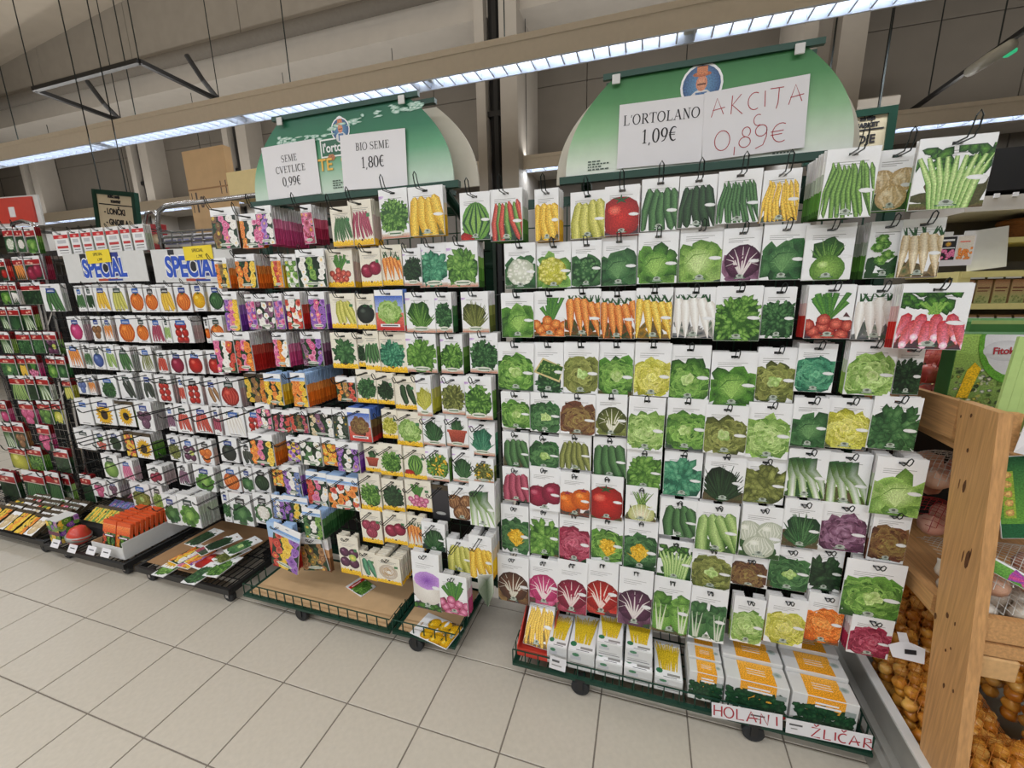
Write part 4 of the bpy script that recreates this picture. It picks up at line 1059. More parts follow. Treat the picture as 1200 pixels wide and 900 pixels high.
def text3(name, body_, size, m, parent, mw, ext=.001, off=0.0, sx=1.0, align='CENTER'):
    cu = bpy.data.curves.new(name, 'FONT'); cu.body = body_; cu.size = size; cu.extrude = ext; cu.offset = off; cu.align_x = align; cu.align_y = 'CENTER'
    cu.materials.append(MATS[m])
    t_ = bpy.data.objects.new(name, cu); C.objects.link(t_); bpy.context.view_layer.update()
    me = bpy.data.meshes.new_from_object(t_.evaluated_get(bpy.context.evaluated_depsgraph_get())); me.name = name
    bpy.data.objects.remove(t_); bpy.data.curves.remove(cu)
    o = bpy.data.objects.new(name, me); C.objects.link(o)
    o.matrix_world = mw @ Matrix.Diagonal((sx, 1, 1, 1))
    return child_of(o, parent)
def upm(c, roll=0.0): return Matrix.Translation(c) @ Matrix.Rotation(-roll, 4, 'Y') @ Matrix.Rotation(PI / 2, 4, 'X')
P = MB(); c = onY(390, 172, 1.419)
P.rect(-.055, -.034, .055, .028, rgb(232, 236, 230)); P.rect(-.05, -.029, .05, .023, rgb(30, 96, 66)); P.fan(-.01, -.035, .018, .012, 6, rgb(150, 90, 60), rgb(190, 120, 70))
o = P.build('name_plate', 'print'); o.matrix_world = upm(c + Vector((0, -.001, 0))); child_of(o, T3)
text3('lettering', "l'orto", .042, 'lettering_white', T3, upm(c + Vector((-.002, -.002, -.004))), .0003, .0008, .9)
mat('lettering_orange', (232, 182, 84), rough=.6, noise=0)
text3('lettering', 'TE', .058, 'lettering_orange', T3, upm(onY(382, 194, 1.419) + Vector((0, -.002, 0))), .0003, .001)
text3('lettering', '2', .058, 'lettering_orange', T3, upm(onY(404, 192, 1.419) + Vector((0, -.002, 0))), .0003, .001)
P = MB()
for k in range(70):
    x = U(-.32, .3); P.fan(x, .018 * math.sin(x * 9) + U(-.012, .012) + x * .04, U(.006, .022), U(.002, .007), 7, rgb(226, 236, 230), rgb(120, 176, 150), .4)
o = P.build('printed_clouds', 'print'); o.matrix_world = upm(onY(408, 146, 1.419) + Vector((0, -.0006, 0))); child_of(o, T3)
o['kind'] = 'stuff'

# ================================================================== hanging seed packets, measured row by row (pixels of the 1200 x 900 photograph on the plane of each rack)
STOCK = {k: MB() for k in 'abcdef'}
SPLIT = (R2A, R2B, STOCK['f'])
hang([
 '538.6 574 225 282 O/mel/6; 574 612 221 283 O/chilg/8; 627 655 221 283 O/pep:Y/8; 668.5 709 224 280 O/pep:y; 708.4 749.5 217 276 O/tom:R; 751 794.5 208.5 271.5 O/cuc:d; 794.5 839.5 205.5 270 O/cuc:D; 839.6 892 199 262.5 O/bean:d/3/-12; 892 938 198 261 O/bean:Y/2/-12; 962 1027 173 257 O/bean:g/14/-75; 1022 1071 175 248 O/cler/3/-40; 1067.6 1161 159 247 O/cel/2/-125',
 '591.4 628 285 339 O/cau:w; 628.6 669 284 338 O/rom; 669.5 704.5 282 336.6 O/bro; 704 746.5 277.5 335.5 O/cab:d; 747 794.5 271.5 333 O/cab:g; 795.5 847 263.5 331.5 O/cab:l; 846 892 267 330 O/rad:p; 891 945 263 329 O/cab:d/3/-20; 941 1001 262.5 329 O/ccab:l/3/-25; 1015 1061 259 327 O/spr/9/-20; 1053 1105.5 256 326 O/root:c/3/-30',
 '587.5 625.6 343.5 396 O/cab:g; 625 662.5 342 394.5 O/bun:O; 661 703.6 339 394.5 O/car:O; 701.5 744.4 342 397.5 O/car:O; 744 787.6 338 397.5 O/car:Y; 788.5 838 337.5 396.6 O/root:W; 837 892.5 336 400 O/herb:g; 892 932 337 397 O/herb:d; 944 1001 334.6 400 O/bun:R/8/-20; 999.5 1056.5 335 398.6 O/root:W/3/-20; 1050 1135 333 410 O/lrad:R/4/-85',
 '583 625 402 458 O/let:g; 625 660 402 460.5 O/cress; 660 701 402 462 O/let:o; 701 742 402 465 O/let:g; 742.6 785.5 402 465 O/let:y; 782.6 832 405 472 O/let:g; 832 886.7 413 477 O/cab:g; 885 933 408 472 O/let:o; 932 978.7 403 460 O/let:t/9; 990.7 1049 401 464 O/let:l/3/-20; 1048 1082 405 463 O/herb:D',
 '587.5 621 459.5 502.5 O/let:g; 621 656 460 507 O/let:d; 656 697.5 462 510 O/let:r; 698 735 462 511 O/rad:o; 735 778 465 529 O/let:l; 780 827.5 467 528 O/let:g; 825 876 475 533 O/let:o; 874.7 927.5 472 538.6 O/let:l; 927.5 970.6 466.6 525 O/cab:d; 966 1020 467 526.6 O/let:y; 1018 1077 465 528 O/bas:d',
 '589 620 506 547.5 O/zuc:d; 619 655 510 552.5 O/let:d; 655 692.5 509 551 O/cuc:o; 695 734 512.5 561 O/pep:d; 734 775 527 575 O/bas:g; 777.5 822.5 529 582.5 O/bas:t; 824 873 531 589 O/twig:D; 870.7 921 537 591 O/bas:o; 921 970 526 584 O/leek; 964 1020 531 592 O/leek; 1021 1083 537 608 O/cab:l/9/-25',
 '589 620 547.5 587.5 O/pep:m; 620 656 547.5 599 O/beet:m; 656 691 554 607.5 O/beet:O; 692.5 730 557.5 610 O/tom:R; 732.5 770 570 611 O/fen; 772.5 817.5 585 630 O/zuc:d; 814.7 865 590.6 649 O/zuc:l; 866.7 917 593 655 O/pat; 917 962.7 586.6 642.7 O/twig:d; 958.7 1017 590 647 O/let:p; 1018.7 1065 598.6 660 O/let:r/10',
 '587.5 620 592 650 O/chi:d; 621 655 596 652 O/bas:g; 655 691 600 661 O/let:m; 692.5 730 606 661 O/chi:g; 730.5 770 609 673 O/chi:d; 769.5 811 633 688 O/cel; 810 857.5 640 691 O/let:o; 855.5 901 652 688 O/let:r; 899.5 949.5 641 692.5 O/let:d; 948 988 642 693 O/bas:D; 985.5 1057.8 658 729 O/let:g/6/-35',
 '583 619.5 651 707.5 O/rad:r; 620 654.5 655 710 O/rad:P; 652.5 687.5 657.5 720 O/rad:m; 686 724 657.5 722 O/rad:R; 724 764 666 735 O/rad:p; 764 807.5 677.5 744 O/nap:g; 807.5 851 689 752.5 O/nap:d; 857 895 700 755 O/let:l; 896.7 944 699.7 757 O/let:y; 942.5 988 695.5 755 O/let:O; 994 1045 723 770 O/let:m/5/-25',
], R4, 'right rack', 1.40, 1.655, [.055] + [.03] * 8, STOCK['a'])
hang([
 '248 278 243 292 F/flo:rPW; 281 306 250 291 F/flo:OWP; 300 320 241 287 F/flo:PVW/20; 354 368 240 286 F/flo:mP/9; 388 413 242 289 B/bean:d; 409 437 234 288 B/bean:m/6; 445 479 221 280 H/herb:g/3/-10; 479 520 218 277 O/pep:Y/3/-20',
 '253 268 302 338 F/flo:OrY/10; 276 300 298 338 F/flo:OOY/20; 318 331 298 337 F/flo:YRO; 335 349 298 337 F/flo:gW; 348 382 292 337 F/flo:WgW/4/-15; 382.5 414 292 337 B/bun:R/12; 422 447 291 336 B/beet:m; 445.5 471.6 287 335 B/car:O/4; 472 494 291 335 H/herb:D; 490.5 525 285 337 H/bas:t; 523 560 283 337 H/bas:g/6/-12',
 '262 280 342 388 F/flo:VPY/8; 289 301 345 386 F/flo:PV; 300 322 345 386 F/flo:pW/9; 321 333 344 386 F/flo:VP; 335 354 342 386 F/flo:RW/9; 362 382 342 386 F/flo:VPV/7; 387 417 344 385 B/zuc:y; 417 440 345 386 B/egg:k; 439.5 473 340 388 L/let:l; 475 510 343 390 H/twig:g; 510 530 343 390 H/herb:d/5; 541 573 342 390 H/twig:o/7',
 '251 276 390 437 F/flo:PWR/2/-15; 275 296 389 435 F/flo:RPO/22/-15; 320 338 390 430 F/flo:POW/10; 353 378 389 429 F/flo:pPV/9; 388 419 390 432 B/bas:d; 416 430 392 430 B/herb:D; 426.7 445 388 435 B/cuc:d; 442 477 389 436.6 B/herb:t; 476 511.7 391 436.6 H/bas:g; 516 542.5 391.6 438 H/herb:g/8; 550 583 390 437.5 H/herb:d/5',
 '310 331 438 475 G/flo:YOY/8; 342 360 437 477 G/flo:OOY/26/-20; 394 417.5 442 471 F/flo:ObR; 417.5 441.6 433 472.5 B/herb:d; 441.6 462 437 474 B/herb:D; 462 488 441 480 B/zuc2:D; 487.5 506 440 488 H/twig:y/10; 517 545 441 486 H/herb:o; 545 577 441 492 H/herb:g/4/-12',
 '300 318 473 503 F/flo:PWP; 318 341 480 507 F/flo:mPR; 340 361 480 507 F/flo:Rrm; 361 390 478 512 F/flo:cpW; 390 408 480 515 F/flo:kWk; 408 435 478 518 L/let:r/12/-25; 447.5 466 480 514 B/herb:y; 464 495 482 523 B/let:l; 495 521.6 486 522.5 H/twig:d; 522.5 549 486 524 H/pot; 549 580 494 534 H/twig:t',
 '292 321 508 546 F/flo:OPY/12/-15; 336 352 512 541 F/flo:VY; 352 377 510 546 F/flo:Wd; 378 395 513 546 F/flo:OY; 394 421 518 554 F/flo:VWV/6/-12; 427 446 520 553 B/pot; 445 472 520 558 B/herb:g; 473 500 524 561.6 B/mel; 499 526 524 564 H/yher:g; 530 556 527 566 H/twig:d; 555 579 537 580 H/yher:o',
 '319 333 545 570 F/flo:OY; 332 353 545 581 F/flo:VWu/6/-10; 359 384 553 593 G/flo:RPW; 384 421 558 598 G/dais/5/-15; 421.6 447 554 599 B/herb:g; 448 474 561 599 B/bas:D; 475 506 562 599 B/bun:P; 506 527 568 610 K/non; 526 556 568 610 O/onion:b/6/-15; 550 580 565 618 O/spo/8/-40',
 '319 334 580 608 G/flo:uWV; 333 362 582 613 G/flo:VYW/3/-8; 356 379 596 648 G/flo:dWg/24/-40; 423 448 597 637 B/onion:m; 449 477 600 638 B/beet:m; 476 498 604 644 B/car:O; 494 522 612 652 O/twig:d/3/-20; 524 552 632 674 O/pep:y/5/-30; 550 577 628 680 O/zuc:Y/9/-45',
 '313 345 614 668 G/flo:RYV/4/-70/-14; 352 385 629 670 F/flo:brb/3/-30/10; 397 422 628 674 B/fig/4/-20; 419 441 645 680 B/zuc2:t/4/-20; 440.5 470 652 685 B/bowl/12/-40; 483 516 648 716 O/tur:V/3/-80; 515 548 674 721 O/bun:P/5/-80',
], R3, 'middle rack', 1.40, 1.655, [.06, .05, .04, .035, .07, .09, .10, .10, .09, .03], STOCK['b'])
hang([
 '49 74 333 365 S/zuc:d; 89 100 335 365 S/cuc:d/4; 100 110 334 365 S/zuc:D; 110 128 333 365 S/zuc:Y; 128 148 333 365 S/zuc:y/5; 151 169 333 366 S/pump:O/2; 169 185 334 366 S/pump:O; 185 204 333 366 S/zuc:Y/5; 205 224 332 366 S/pump:O; 225 240 330 365 S/tom:Y/6; 244 262 332 365 S/pump:d',
 '80 98 371 399 S/tom:P/7; 107 120 371 400 S/onion:b; 121 132 371 400 S/car:O/7; 136 160 370 401 S/pump:O; 159 174 370 402 S/pump:O; 175 192 371 402 S/chil:m; 192 200 371 402 S/cuc:l; 200 226 371 402 S/toms:R/6; 240 246 372 402 S/tom:O; 246 263 370 402 S/pump:O',
 '78 96 402 431 S/root:O/5; 98 108 403 432 S/bean:d; 108 122 404 433 S/egg:u; 122 136 404 434 S/zuc:l; 137 155 406 435 S/zuc:d/6; 163 180 406 436 S/asp:o/6; 184 196 411 437 S/pep:R; 198 217 411 438 S/tom:m; 218 239 411 438 S/tom:R/5; 243 260 411 439 S/tom:R',
 '90 103 440 462 S/onion:u; 103 112 440 463 S/car:O/4; 116 138 440 466 S/herb:d; 139 158 437 468 S/zuc2:k/4; 166 181 437 470 S/zuc:k; 183 203 439 472 S/toms:R/5; 209 217 440 474 S/pep:R; 217 237 441 475 S/toms:R; 241 257 443 476 S/zuc2:b; 257 282 443 477 S/pump:R/6; 287 312 438 472 Z/flo:YbO',
 '89 108 467 498 S/non; 108 135 467 498 S/sun; 136 158 470 500 Z/sun; 159 180 470 505 S/onion:p/8; 195 205 475 505 S/pep:p; 205 224 473 508 S/chil:R; 226 248 475 508 S/chil:R/2; 249 259 478 510 S/pep:m; 261 287 478 512 S/root:W; 288 310 478 513 S/toms:R',
 '88 110 502 527 S/non/6; 111 126 505 527 S/bun:R; 127 143 505 528 S/herb:D; 146 158 505 535 Z/flo:YR; 158 179 507 538 Z/sun/7; 197 212 510 540 S/herb:o; 213 231 512 543 S/fig; 232 250 515 545 S/onion:O/3; 257 279 512 542 S/egg:k/3; 283 297 518 552 S/zuc:k',
 '120 140 532 561 S/tom:l; 140 157 538 563 S/chil:P/4; 173 192 545 568 S/beet:m/7; 208 222 543 569 S/cuc:p/3; 227 252 545 576 S/cab:g/5; 260 282 545 576 S/pump:O; 283 297 547 578 S/cab:d; 297 317 548 580 S/pump:D',
 '108 126 562 583 S/onion:P; 126 140 563 582 S/onion:p/6; 154 178 565 598 S/let:o; 178 193 568 600 S/herb:l/4; 192 211 579 615 S/cab:d/7/-60; 209 234 580 618 S/cab:g/12/-85; 260 270 574 612 S/bro; 270 296 578 616 S/cab:d/2/-30; 297 319 578 615 S/cau:W/6/-30',
], R2A, 'SPECIAL rack', 1.575, 1.81, [.07, .08, .10, .14, .20, .22, .22, .16], STOCK['c'], rowY=[1.59, 1.59, 1.59, 1.58, 1.565, 1.55, 1.54, 1.53])
hang([
 '4 17 266 296 R/cau:w; 18 29 266 296 R/cau:W; 30 43 266 297 R/cab:g',
 '0 8 303 329 R/tom:R; 16 29 301 328 R/car:O; 30 49 300 328 R/beet:m/6',
 '0 12 331 357 R/cab:g; 12 21 331 357 R/root:W; 26 50 331 357 R/herb:D',
 '0 10 360 387 R/spo; 10 24 360 387 R/twig:d; 26 40 359 387 R/leek/6',
 '0 13 389 414 R/leek; 20 37 389 415 R/herb:d; 38 52 389 414 R/bas:d; 53 68 389 415 R/fig',
 '1 20 417 442 R/let:d; 22 32 417 443 R/pep:Y; 32 45 417 443 R/bun:P; 55 67 417 443 R/cab:g; 67 78 418 443 R/cab:d',
 '12 32 440 469 R/asp:l; 32 43 440 469 R/herb:D; 44 59 441 469 R/spo; 74 85 443 469 R/pep:y',
 '0 10 470 497 R/tom:P; 24 42 470 497 R/onion:P; 45 61 470 497 R/onion:g; 62 73 470 497 R/cab:y',
 '4 17 495 525 R/leek; 17 31 495 526 R/onion:b; 44 60 498 528 R/onion:P',
 '11 32 522 550 R/tom:y/5; 33 51 523 552 R/herb:g/4; 64 82 526 555 R/bas:D',
 '0 22 552 588 R/twig:D; 28 55 552 591 R/bean:d/5/-30; 55 73 553 591 R/bean:d/4/-30; 74 84 556 590 R/leek; 96 110 556 588 R/bas:D',
], R1, 'far left rack', 1.60, 1.83, .06, STOCK['d'])
rc = MB()
xs = [64, 83, 96, 110, 125, 142, 155, 171]
for i in range(7):
    x0, x1 = xs[i], xs[i + 1] - 1
    ym = 271 - (x0 + x1) / 2 * .0 - (x0 - 64) * .09
    hang(['%f %f %f %f C/non/4' % (x0, x1, ym, ym + 29 + (x0 - 64) * .02)], R2A, 'SPECIAL rack', 1.61 + .004 * (i % 2), 1.81, .02, STOCK['e'])
n = 0
for o in C.objects:
    if o.name.startswith('red_topped_packet') and 'label' in o.keys():
        n += 1; o['label'] = 'red-topped white packet, %s from left in the row above the SPECIAL card' % ORD[n]; o['group'] = 'red-topped packets above the SPECIAL cards'
for k, lab in (('a', 'more vegetable seed packets stacked behind the front ones on the right rack'), ('b', 'more flower, organic and herb packets stacked behind the front ones, middle rack'),
               ('c', 'more white packets stacked behind the front ones under the full SPECIAL card'), ('f', 'more white packets stacked behind the front ones under the half hidden SPECIAL card'),
               ('d', 'more red-topped packets stacked behind the front ones on the far left rack'), ('e', 'more red-topped white packets behind those above the SPECIAL card')):
    o = STOCK[k].build('stacked_seed_packets', 'paint'); tag(o, lab, 'seed packets', None, 'stuff')

# ================================================================== SPECIAL cards
def special(tl, tr, bl, br, lab, Y, price_px):
    o, w, h = sheet('special_card', lab, 'sign', tl, tr, bl, br, Y, 'white_card', .003)
    P = MB()
    P.rect(-w * .28, -h * .30, -w * .20, h * .48, rgb(40, 42, 48)); P.rect(w * .08, -h * .30, w * .20, h * .48, rgb(44, 60, 140)); P.rect(-w * .02, -h * .30, w * .05, h * .3, rgb(40, 42, 48))
    P.rect(-w * .10, -h * .46, w * .14, -h * .38, rgb(190, 80, 60)); P.rect(w * .02, -h * .46, w * .2, -h * .40, rgb(50, 70, 150))
    P.build('printed_bars', 'print', o, (0, 0, .0004))
    mw = o.matrix_world
    text3('lettering_outline', 'SPECIAL', h * .84, 'lettering_white', o, mw @ Matrix.Translation((.0, -h * .06, .0012)), .0004, .011, .74)
    text3('lettering', 'SPECIAL', h * .84, 'lettering_blue', o, mw @ Matrix.Translation((.0, -h * .06, .0024)), .0004, .0045, .74)
    c, cw, ch_ = price_px
    pc = MB().box(-cw / 2, cw / 2, -ch_ / 2, ch_ / 2, -.001, 0).build('price_card', 'yellow_card')
    pc.matrix_world = mw @ Matrix.Translation((c, h * .36, .005)) @ Matrix.Rotation(.03, 4, 'Z')
    tag(pc, 'small yellow price card clipped over ' + ('the full SPECIAL card' if 'full' in lab else 'the half hidden SPECIAL card'), 'price card')
    text3('lettering', 'SPECIAL', ch_ * .32, 'lettering_black', pc, pc.matrix_world @ Matrix.Translation((0, ch_ * .18, .0006)), .0002)
    text3('lettering', '1,79€', ch_ * .28, 'lettering_black', pc, pc.matrix_world @ Matrix.Translation((cw * .04, -ch_ * .25, .0006)), .0002)
mat('yellow_card', (240, 214, 50), rough=.6, noise=.02)
special((74, 299), (168, 292), (80, 331), (174, 330), 'full white card with big blue SPECIAL lettering, bulb packets above it', 1.575, (-.02, .19, .066))
special((177, 293), (272, 289), (182, 331), (276, 331), 'white SPECIAL card half hidden behind orange flower packets', 1.58, (.06, .19, .066))

# ================================================================== things in the trays
def carton(name, label, cat, x0, x1, y0, y1, z0, z1, m='white_card', group=None):
    o = MB().cbox(-(x1 - x0) / 2, (x1 - x0) / 2, -(y1 - y0) / 2, (y1 - y0) / 2, 0, z1 - z0, .0015).build(name, m, None, ((x0 + x1) / 2, (y0 + y1) / 2, z0))
    return tag(o, label, cat, group)
def bean_print(w, h):
    P = MB().lim(-w / 2, w / 2, 0, h)
    P.rect(-w / 2, 0, w / 2, h, WHITE); 
    for i in range(15):
        t = (i + .5) / 15 - .5
        P.taper([(t * w * .62 + U(-.04, .04) * w, h * .20), (t * w * .8, h * .6), (t * w * 1.05, h * U(.85, .97))], [w * .05, w * .075, w * .04], rgb(250, 222, 60), rgb(212, 166, 24))
    P.fan(-w * .34, h * .16, w * .13, h * .07, 8, rgb(50, 120, 80), rgb(60, 130, 90)); P.rect(-w * .05, h * .06, w * .42, h * .12, GREYTXT)
    P.rect(-w * .2, h * .02, w * .3, h * .035, DARKTXT)
    return P
zt = .092
def bean_box(xpl, xpr, ypx, hgt, dep, idx, lift=0.0, front=True, yo=0.0):
    Y = 1.312 + yo
    a, b = onY(xpl, ypx, Y), onY(xpr, ypx, Y)
    o = carton('bean_carton', 'white carton of yellow beans, %s from left in the right tray' % idx, 'carton', a.x, b.x, Y, Y + dep, zt + lift, zt + lift + hgt, 'white_card', 'bean cartons in the right tray')
    w = b.x - a.x
    T = bean_print(w * .96, dep * .96).build('printed_top', 'print', o, (0, -dep * .48, hgt + .0006))
    P = MB(); P.rect(-w * .4, hgt * .55, w * .0, hgt * .75, rgb(196, 196, 200)); P.rect(-w * .4, hgt * .2, w * .4, hgt * .24, DARKTXT); P.rect(-w * .4, hgt * .34, w * .3, hgt * .37, GREYTXT); P.fan(-w * .2, hgt * .82, w * .14, hgt * .1, 8, rgb(70, 130, 90), rgb(90, 140, 110))
    P.build('printed_front', 'print', o, (0, -dep / 2 - .0006, 0), UP)
    return o
bean_box(641, 664, 786, .080, .17, 'first', 0)
bean_box(665, 696, 794, .080, .19, 'second', 0)
bean_box(697, 728.5, 802, .062, .18, 'third', 0)
bean_box(698, 728, 790, .060, .15, 'upper one on the third', .0645, True, .022)
bean_box(730, 763.5, 810, .062, .18, 'fourth', 0)
bean_box(731, 763, 797, .060, .15, 'upper one on the fourth', .0645, True, .022)
bean_box(765.5, 799, 819, .055, .17, 'fifth', 0)
# red display tray with a shiny bag of bean pods leaning in it
a, b = onY(602, 778, 1.305), onY(640, 790, 1.305)
rt = empty('red_carton_tray', ((a.x + b.x) / 2 + .014, 1.312, zt), 'low red carton tray at the left end of the right rack holding a bag', 'carton')
w = b.x - a.x
MB().box(-w / 2, w / 2, 0, .18, 0, .004).build('bottom', 'red_plastic', rt); MB().box(-w / 2, w / 2, 0, .004, .004, .03).build('front_panel', 'red_plastic', rt)
for s in (-1, 1):
    MB().add([(s * w / 2 - .002, .004, .004), (s * w / 2 + .002, .004, .004), (s * w / 2 + .002, .18, .004), (s * w / 2 - .002, .18, .004), (s * w / 2 - .002, .004, .04), (s * w / 2 + .002, .004, .04), (s * w / 2 + .002, .18, .13), (s * w / 2 - .002, .18, .13)],
             [(0, 3, 2, 1), (4, 5, 6, 7), (0, 1, 5, 4), (1, 2, 6, 5), (2, 3, 7, 6), (3, 0, 4, 7)]).build('side_panel', 'red_plastic', rt)
one_packet('O', 'bean:Y', w * .80, .19, Vector((rt.location.x, 1.345, zt + .022)), 'shiny bag of yellow bean pods leaning in the red carton tray', 'bean packets in the right tray', (-.62, -.06, 0), .02, False)
# orange and white pea cartons
def pea_carton(label, x0, x1, Y, dep, z0, z1, front=True):
    o = carton('pea_carton', label, 'carton', x0, x1, Y, Y + dep, z0, z1, 'white_card', 'orange and white seed cartons in the right tray')
    w = x1 - x0; h = z1 - z0; OR, OR2 = rgb(244, 166, 40), rgb(250, 184, 70)
    P = MB(); P.rect(-w * .27, -dep * .49, w * .30, dep * .49, OR, OR2)
    for k in range(3): P.rect(-w * .14, dep * (.12 - k * .12), w * .16, dep * (.15 - k * .12), WHITE)
    P.fan(w * .36, dep * .1, w * .08, dep * .14, 8, rgb(120, 140, 130), rgb(190, 200, 196))
    P.build('printed_top', 'print', o, (0, 0, h + .0006))
    if front:
        P = MB().lim(-w / 2, w / 2, .001, h * .98)
        P.rect(-w * .27, h * .4, w * .30, h * .985, OR2, OR); P.rect(-w * .5, 0, w * .5, h * .16, rgb(222, 226, 220), rgb(236, 236, 232))
        for i in range(90): P.fan(U(-.47, .44) * w, h * U(.10, .68) , w * .09, h * .08, 6, var(rgb(44, 96, 56), .3), rgb(20, 56, 36), .25, U(0, 3))
        P.rect(-w * .15, h * .80, w * .2, h * .85, WHITE); P.rect(-w * .15, h * .70, w * .24, h * .76, WHITE); P.rect(w * .30, h * .62, w * .46, h * .76, rgb(150, 160, 156))
        if w > .15: P.fan(w * .44, h * .12, w * .05, h * .10, 8, PAL['R'][1], PAL['R'][0])
        P.build('printed_front', 'print', o, (0, -dep / 2 - .0006, 0), UP)
    return o
def xs_(p, q, y, Y): return onY(p, y, Y).x, onY(q, y, Y).x
x0, x1 = xs_(805, 845.5, 825, 1.312)
for k, nm in enumerate(('front', 'middle', 'rear')): pea_carton('narrow orange and white carton, %s one of the short row of three' % nm, x0, x1, 1.312 + k * .056, .053, zt, zt + .115 + k * .006, k == 0)
x0, x1 = xs_(846.5, 922, 838, 1.312)
for k, nm in enumerate(('front', 'middle', 'rear')): pea_carton('wide orange and white carton, %s one left of the red radish carton' % nm, x0, x1 , 1.312 + k * .083, .08, zt, zt + .125 + k * .012, k == 0)
x0, x1 = xs_(924, 1005, 846, 1.312)
for k, nm in enumerate(('front', 'middle', 'rear')): pea_carton('wide orange and white carton, %s one at the right end of the tray' % nm, x0 , x1, 1.312 + k * .083, .08, zt, zt + .125 + k * .012, k == 0)
# handwritten strips and a price label along the tray lip
def strip(label, words, tl, tr, bl, br, s, gap=.1, x0=.42):
    o, w, h = sheet('shelf_label', label, 'label', tl, tr, bl, br, 1.276)
    P = MB(); hand_line(P, words, -w * x0, -h * .32, h * s, .0045, gap); letter(o, P, 'lettering_red')
    P = MB(); P.rect(-w * .0, h * .12, w * .2, h * .22, DARKTXT); P.rect(-w * .0, -h * .1, w * .14, -h * .02, GREYTXT) if 'HOL' in words else P.rect(-w * .45, h * .1, -w * .3, h * .2, DARKTXT)
    P.build('small_print', 'print', o, (0, 0, .0004))
o, w, h = sheet('shelf_label', 'white strip with red handwritten HOLAN and I on the right tray', 'label', (834, 823), (917, 838), (834, 840), (917, 856), 1.276)
P = MB(); hand_line(P, 'HOLAN', -w * .48, -h * .34, h * .70, .0045, .14); hand_line(P, 'I', w * .40, -h * .34, h * .70, .0045); letter(o, P, 'lettering_red')
P = MB(); P.rect(w * .06, h * .1, w * .26, h * .2, DARKTXT); P.rect(w * .06, -h * .1, w * .2, -h * .02, GREYTXT); P.build('small_print', 'print', o, (0, 0, .0004))
o, w, h = sheet('shelf_label', 'white strip with red handwritten ŽLIČAR at the right tray end', 'label', (921, 842), (1023, 862), (921, 858), (1021, 880), 1.276)
P = MB(); hand_line(P, 'ŽLIČAR', -w * .20, -h * .40, h * .66, .0045, .18); letter(o, P, 'lettering_red')
P = MB(); P.rect(-w * .46, h * .1, -w * .3, h * .22, DARKTXT); P.rect(-w * .44, -h * .15, -w * .36, -h * .07, GREYTXT); P.build('small_print', 'print', o, (0, 0, .0004))
o, w, h = sheet('shelf_label', 'small white price label clipped to the tray under the yellow beans', 'label', (645, 768), (664, 774), (643, 782), (662, 788), 1.278)
P = MB(); P.rect(-w * .35, h * .1, w * .1, h * .28, DARKTXT); P.rect(-w * .35, -h * .2, w * .25, -h * .1, GREYTXT); P.build('small_print', 'print', o, (0, 0, .0004))

def lying(style, mot, px, wd, ht, rz, z, label, group, name=None, tilt=0.0):
    p = onZ(px[0], px[1], z)
    P = print_for(style, mot, wd, ht)
    o = body(wd, ht, .004, True).build(name or STYLE_NAME[style], 'bio_paper' if style == 'B' else 'packet_paper')
    o.matrix_world = Matrix.Translation(p) @ Matrix.Rotation(math.radians(rz), 4, 'Z') @ Matrix.Rotation(tilt, 4, 'X') @ Matrix.Translation((0, -ht / 2, .0045))
    tag(o, label, 'seed packet', group); P.build('printed_picture', 'print', o, (0, 0, .0003))
    return o
# middle rack: cardboard sheets with two loose packets
TS = onZ
def floor_sheet(name, label, quad, z, m='cardboard', t=.004):
    pts = [onZ(x, y, z) for x, y in quad]; c = sum(pts, Vector()) / 4
    vs = [p - c for p in pts] + [p - c + Vector((0, 0, t)) for p in pts]
    o = MB().add(vs, [(0, 3, 2, 1), (4, 5, 6, 7), (0, 1, 5, 4), (1, 2, 6, 5), (2, 3, 7, 6), (3, 0, 4, 7)]).build(name, m, None, c)
    return tag(o, label, 'cardboard')
def tray_sheet(label, x0, x1, y0, y1, z, m='cardboard'):
    o = MB().box(-(x1 - x0) / 2, (x1 - x0) / 2, -(y1 - y0) / 2, (y1 - y0) / 2, 0, .004).build('cardboard_sheet', m, None, ((x0 + x1) / 2, (y0 + y1) / 2, z))
    return tag(o, label, 'cardboard')
tray_sheet('large plain cardboard sheet lining the wide middle tray', -1.782, -1.01, 1.293, 1.605, .0835)
tray_sheet('small cardboard sheet lining the narrow middle tray', -.952, -.705, 1.298, 1.605, .0835)
o = lying('Z', 'bas:g', (423, 688), .085, .125, 72, .088, 'loose red and green seed packet lying on the large cardboard sheet', None, 'vegetable_seed_packet')
P = MB(); P.rect(-.042, .082, .042, .103, rgb(206, 40, 36)); P.rect(-.03, .088, .02, .094, WHITE); P.build('red_header', 'print', o, (0, 0, .004))
o = lying('O', 'toms:Y', (512, 739), .125, .19, 80, .088, 'yellow lemon-like vegetable packet lying flat in the narrow middle tray', None)
# clear folded bag hanging over the tray edge, a blue topped stack is in row nine
p = onY(569, 700, 1.30)
fb = MB(); 
fb.add([(-.03, 0, .09), (.03, .01, .10), (.035, -.004, .03), (.004, .012, -.055), (-.028, .0, .02), (0, .02, .06)], [(0, 4, 5), (0, 5, 1), (1, 5, 2), (2, 5, 3), (3, 5, 4)], [rgb(210, 210, 204), rgb(196, 200, 190), rgb(150, 160, 140), rgb(70, 84, 66), rgb(120, 130, 110), rgb(80, 96, 70)])
o = fb.build('folded_bag', 'print', None, p); tag(o, 'crumpled clear bag hanging at the right end of the middle rack', 'bag')
so = o.modifiers.new('s', 'SOLIDIFY'); so.thickness = .003
